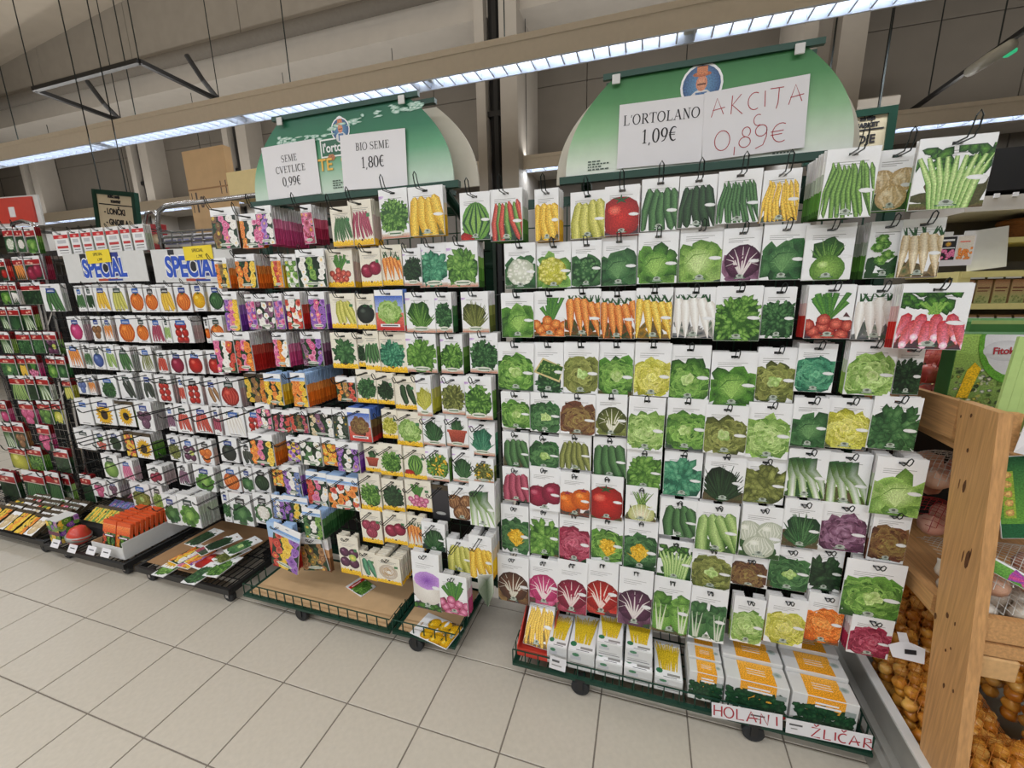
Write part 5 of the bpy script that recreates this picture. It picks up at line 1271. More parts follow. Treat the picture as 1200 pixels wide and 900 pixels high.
# left SPECIAL trays
tray_sheet('cardboard sheet under loose packets in the right black tray', -2.53, -2.06, 1.31, 1.74, .0925, 'cardboard_dark')
LY = [('let:g', (203, 664), 20), ('sun', (214, 655), 25), ('flo:OYW', (222, 650), 24), ('flo:POY', (232, 655), 22), ('flo:YOV', (240, 652), 22), ('tom:R', (248, 656), 20), ('herb:d', (238, 672), 26), ('herb:g', (262, 664), 24), ('herb:o', (272, 650), 20), ('flo:mkD', (252, 640), 15), ('herb:D', (262, 636), 10), ('let:d', (285, 640), 15), ('bas:D', (240, 630), 12)]
for k, (mt, px, rz) in enumerate(LY):
    lying('Z', mt, px, .085, .16, rz - 28 + U(-12, 12), .0985 + .0085 * k, 'loose packet of %s, %s on the dark cardboard sheet' % (words_of(mt), ORD[k + 1]), 'loose packets in the right black tray', 'flower_seed_packet')
# left black tray: open white carton with upright packets, and a flat black carton with rows of bulb packets
oc = empty('open_carton', (-2.80, 1.46, .0935), 'open grey white carton filled with upright orange topped packets', 'carton')
for a, b, cc in (((-.13, -.17), (-.13, .28), 'cardboard'), ((.13, -.17), (.13, .28), 'white_card'), ((-.13, -.17), (.13, -.17), 'white_card'), ((-.13, .28), (.13, .28), 'cardboard')):
    hgt = .10 if a[0] > 0 else .07
    MB().obox((a[0], a[1], hgt / 2), (b[0], b[1], hgt / 2), .004, hgt).build('side_panel', cc, oc)
MB().box(-.127, .127, -.167, .277, 0.0005, .004).build('bottom', 'cardboard', oc)
for k in range(10):
    for s in (0, 1):
        one_packet('U', 'flo:' + ('Ogd' if s else 'Rgd'), .11, .165, Vector((-2.862 + s * .118, 1.322 + k * .026, .104)), '%s packet of the %s column in the open carton' % (ORD[k + 1], 'right' if s else 'left'), 'upright packets in the open carton', (-.22, 0, 0), .015, False, 'flower_seed_packet')
fc = empty('display_carton', (-3.108, 1.588, .094), 'flat black display carton of pink, blue and yellow bulb packets', 'carton')
MB().box(-.168, .168, -.19, .19, 0, .06).build('box', 'dark_board', fc)
for r, (mt, nm) in enumerate((('flo:YgY', 'yellow'), ('flo:uVu', 'blue'), ('flo:PmP', 'pink'))):
    for k in range(6):
        one_packet('Z', mt, .055, .11, Vector((-3.245 + k * .057, 1.43 + r * .10, .162)), '%s packet in the %s row of the black display carton' % (ORD[k + 1], nm), 'packets in the black display carton', (-1.0, 0, 0), .008, False, 'bulb_seed_packet')
# red and grey mesh bag, white shelf labels in front
rb = MB()
rb.tube([(0, 0, .0), (0, .0, .012), (.004, .004, .045), (.01, .012, .075), (.02, .022, .09), (.03, .03, .098)], [.030, .045, .058, .048, .026, .006], 14)
o = rb.build('mesh_bag', 'red_plastic', None, (-3.13, 1.326, .094), smooth=True); tag(o, 'red mesh bag of bulbs at the front of the left black tray', 'bag')
MB().tube([(.0, .001, .026), (.004, .005, .055)], [.0545, .0595], 14).build('grey_band', 'steel_sheet', o, smooth=True)
for k, q in enumerate(((65, 637), (85, 643), (107, 645), (124, 648))):
    p = onY(q[0], q[1], 1.255)
    o = MB().box(-.035, .035, -.0008, 0, -.022, .022).build('shelf_label', 'sheet_paper', None, p, (-.5, 0, 0)); tag(o, '%s white label from left on the edge of the left black tray' % ORD[k + 1], 'label')
    MB().box(-.02, .02, -.0012, -.0008, 0, .005).build('small_print', 'lettering_black', o)
# far left tray: heaps of packets lying in rows
k = 0
for r in range(5):
    for c in range(6):
        mt = [['bas:g', 'car:O', 'flo:YgY', 'flo:WcW', 'flo:YOY'], ['car:O', 'flo:RWP', 'sun', 'onion:c', 'flo:YYO'], ['let:g', 'car:O', 'flo:WWR', 'sun', 'onion:c']][c % 3][r]
        k += 1
        one_packet('Z', mt, .085, .14, Vector((-4.02 + c * .098 , 1.462 - r * .046, .10 + .004 * (c % 2))), 'packet of %s, %s in lying row %s, far left tray' % (words_of(mt), ORD[c + 1], ORD[r + 1]), 'packets lying in the far left tray', (-1.05, 0, 0), .02, False, 'bulb_seed_packet')
o = carton('bulb_display_box', 'upright green and purple bulb box beside the red mesh bag', 'carton', -3.315, -3.215, 1.288, 1.388, .0935, .24)
P = MB().lim(-.05, .05, .001, .147); m_flo(P, 0, .06, .07, 'YgVg', 12); P.rect(-.05, .05, .05, .075, rgb(110, 40, 80)); P.build('printed_front', 'print', o, (0, -.0506, 0), UP)
P = MB().lim(-.05, .05, .001, .147); m_flo(P, 0, .06, .07, 'YgVg', 12); P.build('printed_side', 'print', o, (.0506, 0, 0), (PI / 2, 0, PI / 2))

# ================================================================== behind and above the left racks
gs = empty('gondola_shelf', (-3.1, 2.15, 0), 'dark shelving unit standing behind the left and middle racks', 'shelf unit')
for z in (.1, .6, 1.1, 1.775): MB().box(-1.5, 1.4, -.2, .25, z, z + .03).build('shelf_board', 'grey_beam', gs)
for x in (-1.5, -.05, 1.37): MB().box(x, x + .03, -.2, .25, 0, 1.80).build('side_panel', 'grey_beam', gs)
MB().box(-1.5, 1.4, -.215, -.2, .05, 1.62).build('front_panel', 'dark_board', gs)

def box_px(name, label, cat, tl, tr, bl, br, Y, dep, m):
    c, w, h, roll = px_rect(tl, tr, bl, br, Y)
    o = MB().cbox(-w / 2, w / 2, 0, dep, -h / 2, h / 2, .002).build(name, m, None, c, (0, -roll, 0))
    return tag(o, label, cat), w, h
o, w, h = box_px('cardboard_box', 'tall brown cardboard box standing behind the chrome basket', 'box', (213, 178), (262, 169), (231, 284), (277, 280), 1.96, .05, 'cardboard')
P = MB(); P.rect(-w * .34, -h * .17, -w * .30, h * .05, rgb(70, 50, 34)); P.rect(-w * .44, -h * .17, -w * .42, h * .05, rgb(70, 50, 34)); P.fan(-w * .2, -h * .06, w * .06, h * .07, 6, rgb(150, 116, 80), rgb(70, 50, 34)); P.rect(w * .3, -h * .0, w * .32, h * .14, rgb(70, 50, 34)); P.rect(w * .42, 0, w * .44, h * .14, rgb(70, 50, 34)); P.rect(-w * .3, -h * .46, -w * .05, -h * .455, rgb(70, 50, 34))
P.build('printed_marks', 'print', o, (0, -.0006, 0), UP)
MB().box(-w / 2, w / 2, -.001, 0, -.004, .004).build('tape_seam', 'cardboard_dark', o, (0, 0, h * .08))
box_px('cream_box', 'plain cream coloured box between the brown box and the teal topper', 'box', (264, 203), (303, 196), (270, 234), (308, 230), 1.86, .2, 'cream_card')
# chrome basket stand on the SPECIAL rack
bs = empty('wire_basket', onY(190, 285, 1.78), 'chrome wire basket with rounded hoop between the SPECIAL cards', 'basket')
def B_(x, y, Y): return onY(x, y, Y) - bs.location
MB().tube([B_(191, 292, 1.74), B_(185, 262, 1.74), B_(186, 248, 1.74), B_(193, 242, 1.74), B_(205, 240, 1.74), B_(306, 228, 1.74)], .012, 8).build('hoop', 'chrome', bs, smooth=True)
MB().tube([B_(180, 292, 1.86), B_(170, 262, 1.86), B_(172, 250, 1.86), B_(180, 248, 1.86), B_(187, 256, 1.86)], .010, 8).build('hoop', 'chrome', bs, smooth=True)
for yy in (273, 279, 285):
    MB().tube([B_(186, yy, 1.74), B_(262, yy - 5, 1.74)], .006, 6).build('wire', 'chrome', bs)
for k in range(6):
    MB().tube([B_(190 + k * 12, 287 - k, 1.74), B_(189 + k * 12, 272 - k, 1.74)], .004, 5).build('wire', 'chrome', bs)
for k in range(4):
    o, w, h = sheet('leaflet', '%s of the pale printed leaflets lying in the chrome wire basket' % ORD[k + 1], 'leaflet', (192 + k * 15, 276 - k), (208 + k * 15, 275 - k), (192 + k * 15, 290 - k), (208 + k * 15, 289 - k), 1.78 + .01 * k, 'sheet_paper', .003)
    P = MB(); P.rect(-w * .4, -h * .3, w * .4, h * .1, var(rgb(150, 150, 190), .2)); P.build('printed_picture', 'print', o, (0, 0, .0005))
# red box left of the basket
mat('red_box', (168, 34, 40), rough=.5, noise=.05)
o, w, h = box_px('red_box', 'dark red box partly behind the chrome basket hoop', 'box', (166, 262), (187, 263), (172, 295), (191, 294), 1.9, .04, 'red_box')
P = MB(); P.fan(w * .25, -h * .05, w * .3, h * .2, 8, rgb(226, 214, 180), rgb(170, 130, 90)); P.build('printed_picture', 'print', o, (0, -.0006, 0), UP)
# red bag upper left in a clear sleeve
o, w, h = box_px('red_bag', 'large red bag in a clear sleeve on top of the far left rack', 'bag', (-14, 234), (38, 230), (-10, 262), (40, 260), 1.75, .03, 'red_plastic')
MB().box(-w * .52, w * .60, .01, .02, -h * .62, h * .56).build('clear_sleeve', 'white_card', o)
MB().box(-.03, .03, -.0012, 0, -.03, .03).build('price_sticker', 'sheet_paper', o, (w * .02, 0, -.01))
# chrome hoops of the far left rack
def H_(x, y, Y=1.63): return onY(x, y, Y) - R1.location
MB().tube([H_(66, 440), H_(40, 330), H_(14, 275), H_(15, 262), H_(26, 259), H_(38, 262), H_(46, 285), H_(56, 330), H_(80, 440), H_(108, 585)], .011, 8).build('hoop', 'chrome', R1, smooth=True)
MB().tube([H_(98, 585), H_(68, 440), H_(44, 320), H_(36, 282), H_(42, 264)], .010, 8).build('hoop', 'chrome', R1, smooth=True)
for (a, b) in (((53, 392), (64, 358)), ((70, 470), (84, 440)), ((40, 330), (46, 300))):
    MB().tube([H_(*a), H_(*b)], .006, 6).build('brace', 'chrome', R1)
# hanging department boards
def dept_board(label, tl, tr, bl, br, Y, lines, sizes):
    c, w, h, roll = px_rect(tl, tr, bl, br, Y)
    e = empty('department_sign', c, label, 'sign')
    mw = Matrix.Translation(c) @ Matrix.Rotation(-roll, 4, 'Y') @ Matrix.Rotation(PI / 2, 4, 'X')
    def ch(P, n, m, z=0):
        o = P.build(n, m); o.matrix_world = mw @ Matrix.Translation((0, 0, z)); child_of(o, e); return o
    ch(MB().box(-w / 2, w / 2, -h / 2, h / 2, -.01, 0), 'board', 'board_cream')
    f = .045
    ch(MB().box(-w / 2 - .01, w / 2 + .01, h / 2 - .01, h / 2 + f * .5, -.02, .01).box(-w / 2 - .01, w / 2 + .01, -h / 2 - f * .5, -h / 2 + .01, -.02, .01).box(-w / 2 - f * .6, -w / 2 + .01, -h / 2 - f * .5, h / 2 + f * .5, -.02, .011).box(w / 2 - .01, w / 2 + f * .6, -h / 2 - f * .5, h / 2 + f * .5, -.02, .011), 'board_frame', 'green_metal')
    for t, x, y, s, sx in lines:
        text3('lettering', t, s * h, 'lettering_black', e, mw @ Matrix.Translation((x * w, y * h, .002)), .0005, .002, sx)
    ch(MB().box(-w * .44, w * .44, sizes * h, sizes * h + .008, .001, .002), 'printed_line', 'lettering_black')
    for s in (-1, 1):
        p = mw @ Vector((s * w * .35, h / 2, 0)) - c
        MB().tube([p, Vector((p.x, p.y, ceil_z(c.x) - c.z))], .004, 5).build('suspension_wire', 'dark_wire', e)
mat('board_cream', (206, 194, 164), rough=.6, noise=.03)
dept_board('cream hanging sign with green frame reading LONČKI and GNOJILA', (110, 223), (152, 232), (120, 275), (166, 276), 2.38, [('AGRO, zemlja', -.02, .43, .10, .75), ('ROMARKET', .02, .31, .085, .8), ('- LONČKI', -.04, .06, .20, .9), ('- GNOJILA', 0, -.20, .20, .9)], .22)
dept_board('cream hanging sign with green frame, ODJE visible beside the green topper', (950, 142), (1045, 131), (950, 190), (1036, 178), 2.9, [('Orodje, zdrižija', .10, .40, .15, .8), ('AGROMARKET', .10, .23, .15, .95), ('ORODJE', .06, -.12, .28, .95)], .10)
# notice on the wall left
struct(MB().cbox(onY(160, 212, 5.2).x, onY(175, 212, 5.2).x, 5.15, 5.3, 2.9, 3.25, .01).build('trim_10', 'black_metal'))

mat('deep_green', (66, 124, 62), rough=.5, noise=.1)
# ================================================================== produce stand at the right
ST = empty('produce_stand', (.8, 1.3, 0), 'pale wooden produce stand with a broad slanted post, right foreground', 'produce stand')
def S(x, y, z): return Vector((x, y, z)) - ST.location
def slab(name, m, pts8):
    return MB().add([p - ST.location for p in pts8], [(0, 3, 2, 1), (4, 5, 6, 7), (0, 1, 5, 4), (1, 2, 6, 5), (2, 3, 7, 6), (3, 0, 4, 7)]).build(name, m, ST)
XS = .80
tF, tN = onX(1124, 469, XS), onX(1170.6, 484, XS)
bF = onX(1075, 900, XS); bN = onX(1119, 900, XS)
def ext(a, b, z): t = (z - a.z) / (b.z - a.z); return a + (b - a) * t
fF, fN = ext(tF, bF, 0.0), ext(tN, bN, 0.0)
TKX = .027
def plank(a, b, c, d, t=TKX): return [a, b, b + Vector((t, 0, 0)), a + Vector((t, 0, 0)), d, c, c + Vector((t, 0, 0)), d + Vector((t, 0, 0))]
po = slab('post', 'pine_upright', plank(fN, fF, tF, tN))
for (x, y, r, q) in ((1133, 656, .007, 4), (1128, 652, .002, 9), (1137, 650, .002, 8), (1130, 570, .005, 3.5), (1124, 566, .0015, 10), (1110, 721, .005, 1.6), (1096, 722, .006, 1.6), (1134, 528, .004, 1.5), (1138, 487, .004, 1.5), (1126, 488, .003, 1.5), (1119, 731, .003, 2), (1106, 803, .004, 2), (1117, 810, .003, 2), (1108, 762, .003, 1.5), (1114, 760, .003, 1.5)):
    p = onX(x, y, XS - .0006)
    P = MB().add([(0, 0, 0)] + [(0, r * math.cos(k * PI / 5) * U(.8, 1.2), r * q * math.sin(k * PI / 5) * U(.8, 1.2)) for k in range(10)], [(0, k + 1, (k + 1) % 10 + 1) for k in range(10)])
    P.build('knot', 'knot', po, p - ST.location)
# side boards running back from the post
def side_board(name, tl, tr, zb, X=XS + .004, t=.02):
    a, b = onX(*tl, X), onX(*tr, X)
    a = a + (a - b) * .9
    pts = [Vector((X, b.y, b.z - zb)), Vector((X, a.y, a.z - zb)), a, b]
    return slab(name, 'pine', plank(*pts, t))
side_board('side_board', (1079, 457), (1124, 470), .105)
side_board('side_board', (1061, 664), (1094, 697), .05, XS + .004, .03)
for z, y0, y1 in ((1.05, 1.34, 1.9), (.57, 1.2, 1.9)):
    MB().box(*(v for pr in zip(S(XS + .02, y0, z), S(XS + .56, y1, z + .015)) for v in pr)).build('shelf_board', 'pine', ST)
# front boards right of the post
def front_board(name, tl, bl, Y, x1, m='pine', t=.018):
    a, b = onY(*tl, Y), onY(*bl, Y)
    return MB().box(*(v for pr in zip(S(a.x, Y, b.z), S(x1, Y + t, a.z)) for v in pr)).build(name, m, ST)
front_board('front_board', (1146, 722), (1143, 748), 1.17, 1.366)
front_board('front_board', (1144, 752), (1142, 765), 1.168, 1.366)
a, b = onY(1140, 766, 1.17), onY(1189, 800, 1.17)
MB().cbox(*(v for pr in zip(S(a.x, 1.165, b.z), S(b.x, 1.26, a.z)) for v in pr), .004).build('block', 'end_grain', ST)
front_board('front_board', (1172, 484), (1168, 528), 1.25, .853)
for x in (.82, 1.372): MB().obox(S(x, 1.92, 0), S(x, 1.92, 1.25), .05, .05, (1, 0, 0)).build('rear_post', 'pine_upright', ST)
o2 = add_copy('post', po.data, ST, (.565, 0, 0))
for zz in (.5, 1.0): MB().box(*(v for pr in zip(S(.81, 1.905, zz), S(1.36, 1.93, zz + .09)) for v in pr)).build('rear_board', 'pine', ST)
MB().box(*(v for pr in zip(S(.80, 1.935, .02), S(1.38, 1.95, 1.05)) for v in pr)).build('rear_panel', 'dark_board', ST)
# steel plinth and onion bin
BN = empty('onion_bin', (1.05, 1.45, 0), 'low grey steel bin with white rim holding netted onions', 'bin')
def Q(x, y, z): return Vector((x, y, z)) - BN.location
e0, e1 = onZ(1020, 778, .20), onZ(1080, 872, .20)
xr = (e0.x + e1.x) / 2 - .018
def bbox(x0, x1, y0, y1, z0, z1, n, m): return MB().box(*(v for pr in zip(Q(x0, y0, z0), Q(x1, y1, z1)) for v in pr)).build(n, m, BN)
bbox(xr - .004, xr + .006, 1.0, 1.88, .03, .20, 'side_panel', 'steel_sheet')
bbox(xr - .016, xr + .012, 1.0, 1.88, .196, .204, 'rim', 'white_card')
bbox(xr - .05, xr - .004, 1.0, 1.88, .0, .075, 'plinth', 'steel_sheet')
bbox(xr - .028, xr - .004, 1.0, 1.88, .075, .09, 'plinth_rail', 'steel_sheet')
bbox(xr + .006, xr + .60, 1.0, 1.01, .03, .18, 'front_panel', 'steel_sheet')
bbox(xr + .05, xr + .60, 1.0, 1.88, .02, .03, 'bottom', 'steel_sheet')
ON = MB()
def onion_mesh(seed, cols):
    random.seed(seed); M = MB(); n, m_ = 10, 7
    vs = []; cs = []
    for j in range(m_ + 1):
        t = j / m_; a = t * PI; r = math.sin(a) * (1 - .12 * math.cos(a)); z = -math.cos(a) * .86
        if j == m_: z = 1.22; r = .03
        if j == m_ - 1: r = .26; z = .92
        for i in range(n):
            b = 2 * PI * i / n; k = 1 + .03 * math.sin(3 * b + seed)
            vs.append((r * k * math.cos(b), r * k * math.sin(b), z)); cs.append(mixc(cols[0], cols[1], (.5 + .5 * math.sin(i * 2.1 + seed)) * .7 + (.3 if j > 4 else 0)))
    fs = [(j * n + i, j * n + (i + 1) % n, (j + 1) * n + (i + 1) % n, (j + 1) * n + i) for j in range(m_) for i in range(n)]
    fs += [tuple(reversed(range(n)))]
    me = M.add(vs, fs, cs).mesh('onion', 'onion_skin'); me.shade_smooth(); return me
YEL = [onion_mesh(k, (rgb(*c0), rgb(*c1))) for k, (c0, c1) in enumerate((((206, 132, 36), (238, 176, 76)), ((184, 106, 26), (222, 152, 56)), ((220, 152, 60), (244, 194, 104))))]
PNK = [onion_mesh(10 + k, (rgb(*c0), rgb(*c1))) for k, (c0, c1) in enumerate((((196, 130, 110), (228, 178, 156)), ((206, 150, 120), (236, 196, 170))))]
SHA = [onion_mesh(20 + k, (rgb(*c0), rgb(*c1))) for k, (c0, c1) in enumerate((((196, 70, 66), (226, 120, 100)), ((176, 50, 54), (216, 98, 84))))]
GAR = [onion_mesh(30 + k, (rgb(*c0), rgb(*c1))) for k, (c0, c1) in enumerate((((222, 210, 190), (240, 232, 220)), ((206, 190, 170), (234, 226, 212))))]
random.seed(11)
def net_bag(name, label, cat, meshes, part, x0, x1, y0, y1, z0, z1, r, net, slope=0.0, tilt=.5, group=None, dome=.5):
    """a bag of bulbs heaped between the given limits; each bulb a part, a coarse net over the heap"""
    e = empty(name, ((x0 + x1) / 2, (y0 + y1) / 2, z0), label, cat, group)
    cx, cy = e.location.x, e.location.y
    def top(x, y):
        u = min(1, abs(x - cx) / ((x1 - x0) / 2 + 1e-6)); v = min(1, abs(y - cy) / ((y1 - y0) / 2 + 1e-6))
        return z0 + (z1 - z0) * (1 - dome * (u ** 2.5 + v ** 2.5) / 2) + slope * (y - cy)
    nx = max(1, int((x1 - x0) / (r * 1.82))); ny = max(1, int((y1 - y0) / (r * 1.7)))
    for j in range(ny):
        for i in range(nx):
            x = x0 + (x1 - x0) * (i + .5 + (.25 if j % 2 else -.25) + U(-.1, .1)) / nx; y = y0 + (y1 - y0) * (j + .5 + U(-.1, .1)) / ny
            zt_ = top(x, y) - r
            z = zt_; lay = 0
            while z > z0 + r * .6 and lay < 5:
                s = r * U(.88, 1.08)
                o = add_copy(part, random.choice(meshes), e, Vector((x + (.4 * r if lay else 0), y, z + U(-.15, .15) * r)) - e.location, (U(-1, 1) * tilt * 2, U(-1, 1) * tilt * 2, U(0, 6)), (s, s, s * .95))
                z -= r * 1.6; lay += 1
            if lay == 0: add_copy(part, random.choice(meshes), e, Vector((x, y, z0 + r * .9)) - e.location, (U(-1, 1) * tilt, U(-1, 1) * tilt, U(0, 6)), (r, r, r * .95))
    N = MB(); st = .017
    for d in (-1, 1):
        k = -int((y1 - y0) / st) - 2
        while k * st < (x1 - x0) + (y1 - y0):
            pts = []
            L = int(((y1 - y0)) / .02)
            for q in range(L + 1):
                y = y0 + (y1 - y0) * q / L; x = x0 + k * st + (y - y0) * .8 if d > 0 else x1 - k * st - (y - y0) * .8
                if x0 <= x <= x1: pts.append(Vector((x, y, top(x, y) + r * .12 + .002)) - e.location)
            if len(pts) > 1: N.tube(pts, .0008, 3)
            k += 1
    if N.v:
        o = N.build('net', net, e); o['kind'] = 'stuff'
    return e
net_bag('onion_bag', 'orange net bag of yellow onions in the bin left of the wooden post', 'onion bag', YEL, 'onion', xr + .045, xr + .27, 1.22, 1.56, .04, .27, .020, 'net', .25)
net_bag('onion_bag', 'orange net bag of yellow onions heaped at the back of the bin', 'onion bag', YEL, 'onion', xr + .06, xr + .55, 1.58, 1.86, .04, .40, .021, 'net', .1)
net_bag('onion_bag', 'orange net bag of yellow onions in the bin right of the post', 'onion bag', YEL, 'onion', xr + .07, xr + .55, 1.03, 1.29, .04, .28, .021, 'net', .2)
net_bag('onion_bag', 'shaded orange net bag of onions under the wooden block', 'onion bag', YEL, 'onion', xr + .30, xr + .55, 1.32, 1.56, .04, .46, .021, 'net', .1)
p = onY(1064, 764, 1.36)
tl = MB().add([(-.04, 0, -.02), (.035, -.01, -.025), (.045, .0, .015), (.01, .01, .025), (.005, .012, .05), (-.02, .012, .05), (-.015, .01, .022), (-.045, .01, .01)], [tuple(range(8))]).build('bag_tag', 'sheet_paper', None, p, (-.3, 0, .1))
tl.modifiers.new('s', 'SOLIDIFY').thickness = .001; tag(tl, 'white paper tag on the onion net in the steel bin', 'label')
MB().box(-.01, .02, -.003, -.002, -.005, .008).build('printed_code', 'lettering_black', tl)
# bulbs on the shelves of the stand
net_bag('shallot_bag', 'red net bag of pink shallots on the middle shelf left of the post', 'shallot bag', PNK, 'shallot', .835, .97, 1.44, 1.62, .70, .82, .040, 'red_net', 0, .8)
net_bag('garlic_bag', 'net bag of pale garlic on the middle shelf by the side board', 'garlic bag', GAR, 'garlic_bulb', .842, .965, 1.345, 1.51, .596, .725, .034, 'white_net', 0, .5, None, .2)
net_bag('shallot_bag', 'net bag of brown shallots in the shade under the top board', 'shallot bag', PNK, 'shallot', .845, 1.0, 1.46, 1.66, .83, .97, .040, 'white_net', 0, .8)
net_bag('shallot_bag', 'net bag of large pink shallots right of the post above the front board', 'shallot bag', PNK, 'shallot', .845, 1.12, 1.20, 1.40, .70, .80, .042, 'white_net', 0, .7)
net_bag('garlic_bag', 'net bag of white garlic behind the front board right of the post', 'garlic bag', GAR, 'garlic_bulb', .86, 1.15, 1.225, 1.345, .594, .712, .033, 'white_net', 0, .5)
net_bag('shallot_bag', 'net bag of shallots behind the hanging green packet', 'shallot bag', PNK, 'shallot', .86, 1.12, 1.27, 1.40, .86, 1.03, .036, 'white_net', 0, .8)
net_bag('shallot_bag', 'red net bag of shallots on the top shelf beside the radish packet', 'shallot bag', SHA, 'shallot', .84, 1.04, 1.60, 1.86, 1.066, 1.30, .038, 'red_net', 0, .9)
# slanting clear tray edge and picture packets right of the post
def leaning(name, label, tl, tr, bl, br, Y, fn):
    c, w, h, roll = px_rect(tl, tr, bl, br, Y)
    o = MB().box(-w / 2, w / 2, -h / 2, h / 2, -.004, 0).build(name, 'packet_paper')
    o.matrix_world = Matrix.Translation(c) @ Matrix.Rotation(-roll, 4, 'Y') @ Matrix.Rotation(PI / 2 - .12, 4, 'X')
    tag(o, label, 'seed packet')
    P = MB().lim(-w / 2 + .001, w / 2 - .001, -h / 2 + .001, h / 2 - .001); fn(P, w, h); P.build('printed_picture', 'print', o, (0, 0, .0005))
    return o
def pk1(P, w, h):
    P.rect(-w / 2, -h / 2, w / 2, h / 2, rgb(110, 168, 60), rgb(26, 92, 54)); P.rect(-w / 2, -h / 2, w / 2, -h * .32, rgb(30, 96, 56))
    P.rect(-w * .44, -h * .25, -w * .28, h * .32, rgb(150, 176, 60))
    for k in range(5): P.fan(-w * .36, -h * .18 + k * h * .115, w * .06, h * .04, 7, rgb(240, 206, 120), rgb(196, 140, 80), .2)
    for k in range(7):
        a = k * .9; P.taper([(w * .2, -h * .12), (w * .2 + w * .28 * math.cos(a), -h * .12 + h * .24 * math.sin(a))], [w * .05, w * .16], PAL['P'][2], PAL['V'][2])
    for k in range(6): P.taper([(w * .1 + k * w * .06, h * .22), (w * .12 + k * w * .06, h * .38)], [w * .07, w * .02], rgb(246, 216, 70), rgb(210, 170, 40))
    P.rect(0, h * .42, w * .45, h * .47, rgb(210, 220, 90))
leaning('bulb_seed_packet', 'green picture packet with pink lily leaning right of the post', (1165, 538), (1262, 533), (1174, 628), (1262, 628), 1.245, pk1)
def pk2(P, w, h):
    P.rect(-w / 2, -h / 2, w / 2, h / 2, rgb(90, 150, 60), rgb(120, 180, 80)); P.rect(-w / 2, h * .36, w / 2, h / 2, WHITE)
    for k in range(7): a = k * .9; P.taper([(w * .1, 0), (w * .1 + w * .3 * math.cos(a), h * .36 * math.sin(a))], [w * .05, w * .14], PAL['P'][1], PAL['V'][1])
leaning('bulb_seed_packet', 'narrow green packet with pink flower lying over the shallots', (1158, 653), (1240, 694), (1158, 664), (1240, 712), 1.20, pk2)
# box of garden product, green slatted pack, upper shelf of the stand
c0 = onY(1128, 391, 1.5)
fw, fh = .185, c0.z - 1.066
fo = MB().cbox(0, fw, 0, .06, 0, fh, .0015).build('garden_product_box', 'deep_green', None, (c0.x - .006, 1.5, 1.066)); tag(fo, 'green box with red Fitokal lettering on the top shelf of the stand', 'box')
P = MB().lim(0.001, fw - .001, .001, fh - .001)
P.rect(0, 0, fw, fh, rgb(90, 120, 60), rgb(160, 196, 96))
for k in range(170): P.fan(U(0, fw), U(0, fh * .66), .007, .006, 5, random.choice([rgb(230, 224, 200), rgb(60, 80, 40), rgb(120, 150, 60), rgb(200, 190, 80), rgb(236, 236, 226), rgb(40, 50, 40)]), random.choice([rgb(80, 110, 50), rgb(150, 170, 100), rgb(44, 60, 36)]), .3)
P.poly([(.02, fh * .36), (.046, fh * .36), (.062, fh * .66), (.046, fh * .72), (.032, fh * .64)], [rgb(236, 190, 30)] * 5)
P.fan(fw * .70, fh * .97, fw * .46, fh * .45, 24, rgb(110, 170, 60), rgb(96, 160, 50)); P.fan(fw * .70, fh * .98, fw * .40, fh * .38, 24, rgb(226, 226, 228), rgb(214, 214, 218))
P.fan(fw * .58, fh * .84, fw * .27, fh * .10, 20, rgb(230, 230, 232), rgb(200, 200, 204))
P.build('printed_front', 'print', fo, (0, -.0006, 0), UP)
bpy.context.view_layer.update()
text3('lettering', 'Fitokal', .027, 'lettering_red', fo, fo.matrix_world @ Matrix.Translation((fw * .58, -.0050, fh * .84)) @ Matrix.Rotation(-.06, 4, 'Y') @ Matrix.Rotation(PI / 2, 4, 'X'), .0003, .0006, .82)
mat('slat_green', (172, 198, 122), rough=.5, noise=.08)
sb = empty('green_stake_bundle', onY(1176, 486, 1.30), 'bundle of pale green slats leaning before the green box', 'garden stakes')
for k in range(5):
    a = onY(1172 + k * 11, 482 + k * 2, 1.30) - sb.location; b = onY(1199 + k * 12, 395, 1.33) - sb.location
    MB().obox(a, b, .018, .008, (0, 1, 0)).build('slat', 'slat_green', sb)
# clear bag hanging at the front board
p = onY(1206, 512, 1.235)
o = MB().add([(-.012, 0, .04), (.03, 0, .05), (.03, -.01, -.05), (-.02, .0, -.04), (0, -.012, 0)], [(0, 3, 4), (3, 2, 4), (2, 1, 4), (1, 0, 4)]).build('clear_bag', 'sheet_paper', None, p)
o.modifiers.new('s', 'SOLIDIFY').thickness = .002; tag(o, 'crumpled clear bag at the top front board of the stand', 'bag')

# ================================================================== shelves in the far right background
BX = empty('shelf_unit', (2.2, 2.9, 0), 'tall grey shelving with pale yellow shelf edges, far right background', 'shelf unit')
def bb(x0, x1, y0, y1, z0, z1, n, m): return MB().box(x0 - 2.2, x1 - 2.2, y0 - 2.9, y1 - 2.9, z0, z1).build(n, m, BX)
YB = 2.8
def zx(x, y, Y=YB): return onY(x, y, Y)
bb(1.47, 3.2, 3.3, 3.33, 0, 2.15, 'back_panel', 'grey_beam')
bb(1.52, 1.57, YB, YB + .04, 0, zx(1133, 318).z, 'upright', 'yellow_wood'); bb(3.1, 3.16, YB, YB + .04, 0, 2.1, 'upright', 'yellow_wood')
for y, t in ((318, .03), (356, .028), (393, .028)):
    z = zx(1140, y).z; bb(1.53, 3.1, YB - .002, 3.3, z - t, z, 'shelf_board', 'yellow_wood')
z = zx(1190, 276).z; bb(1.50, 3.1, YB + .1, 3.3, z - .025, z, 'shelf_board', 'yellow_wood')
z = zx(1170, 228).z; bb(1.50, 3.2, YB + .02, 3.3, z - .07, z, 'light_fascia', 'white_beam')
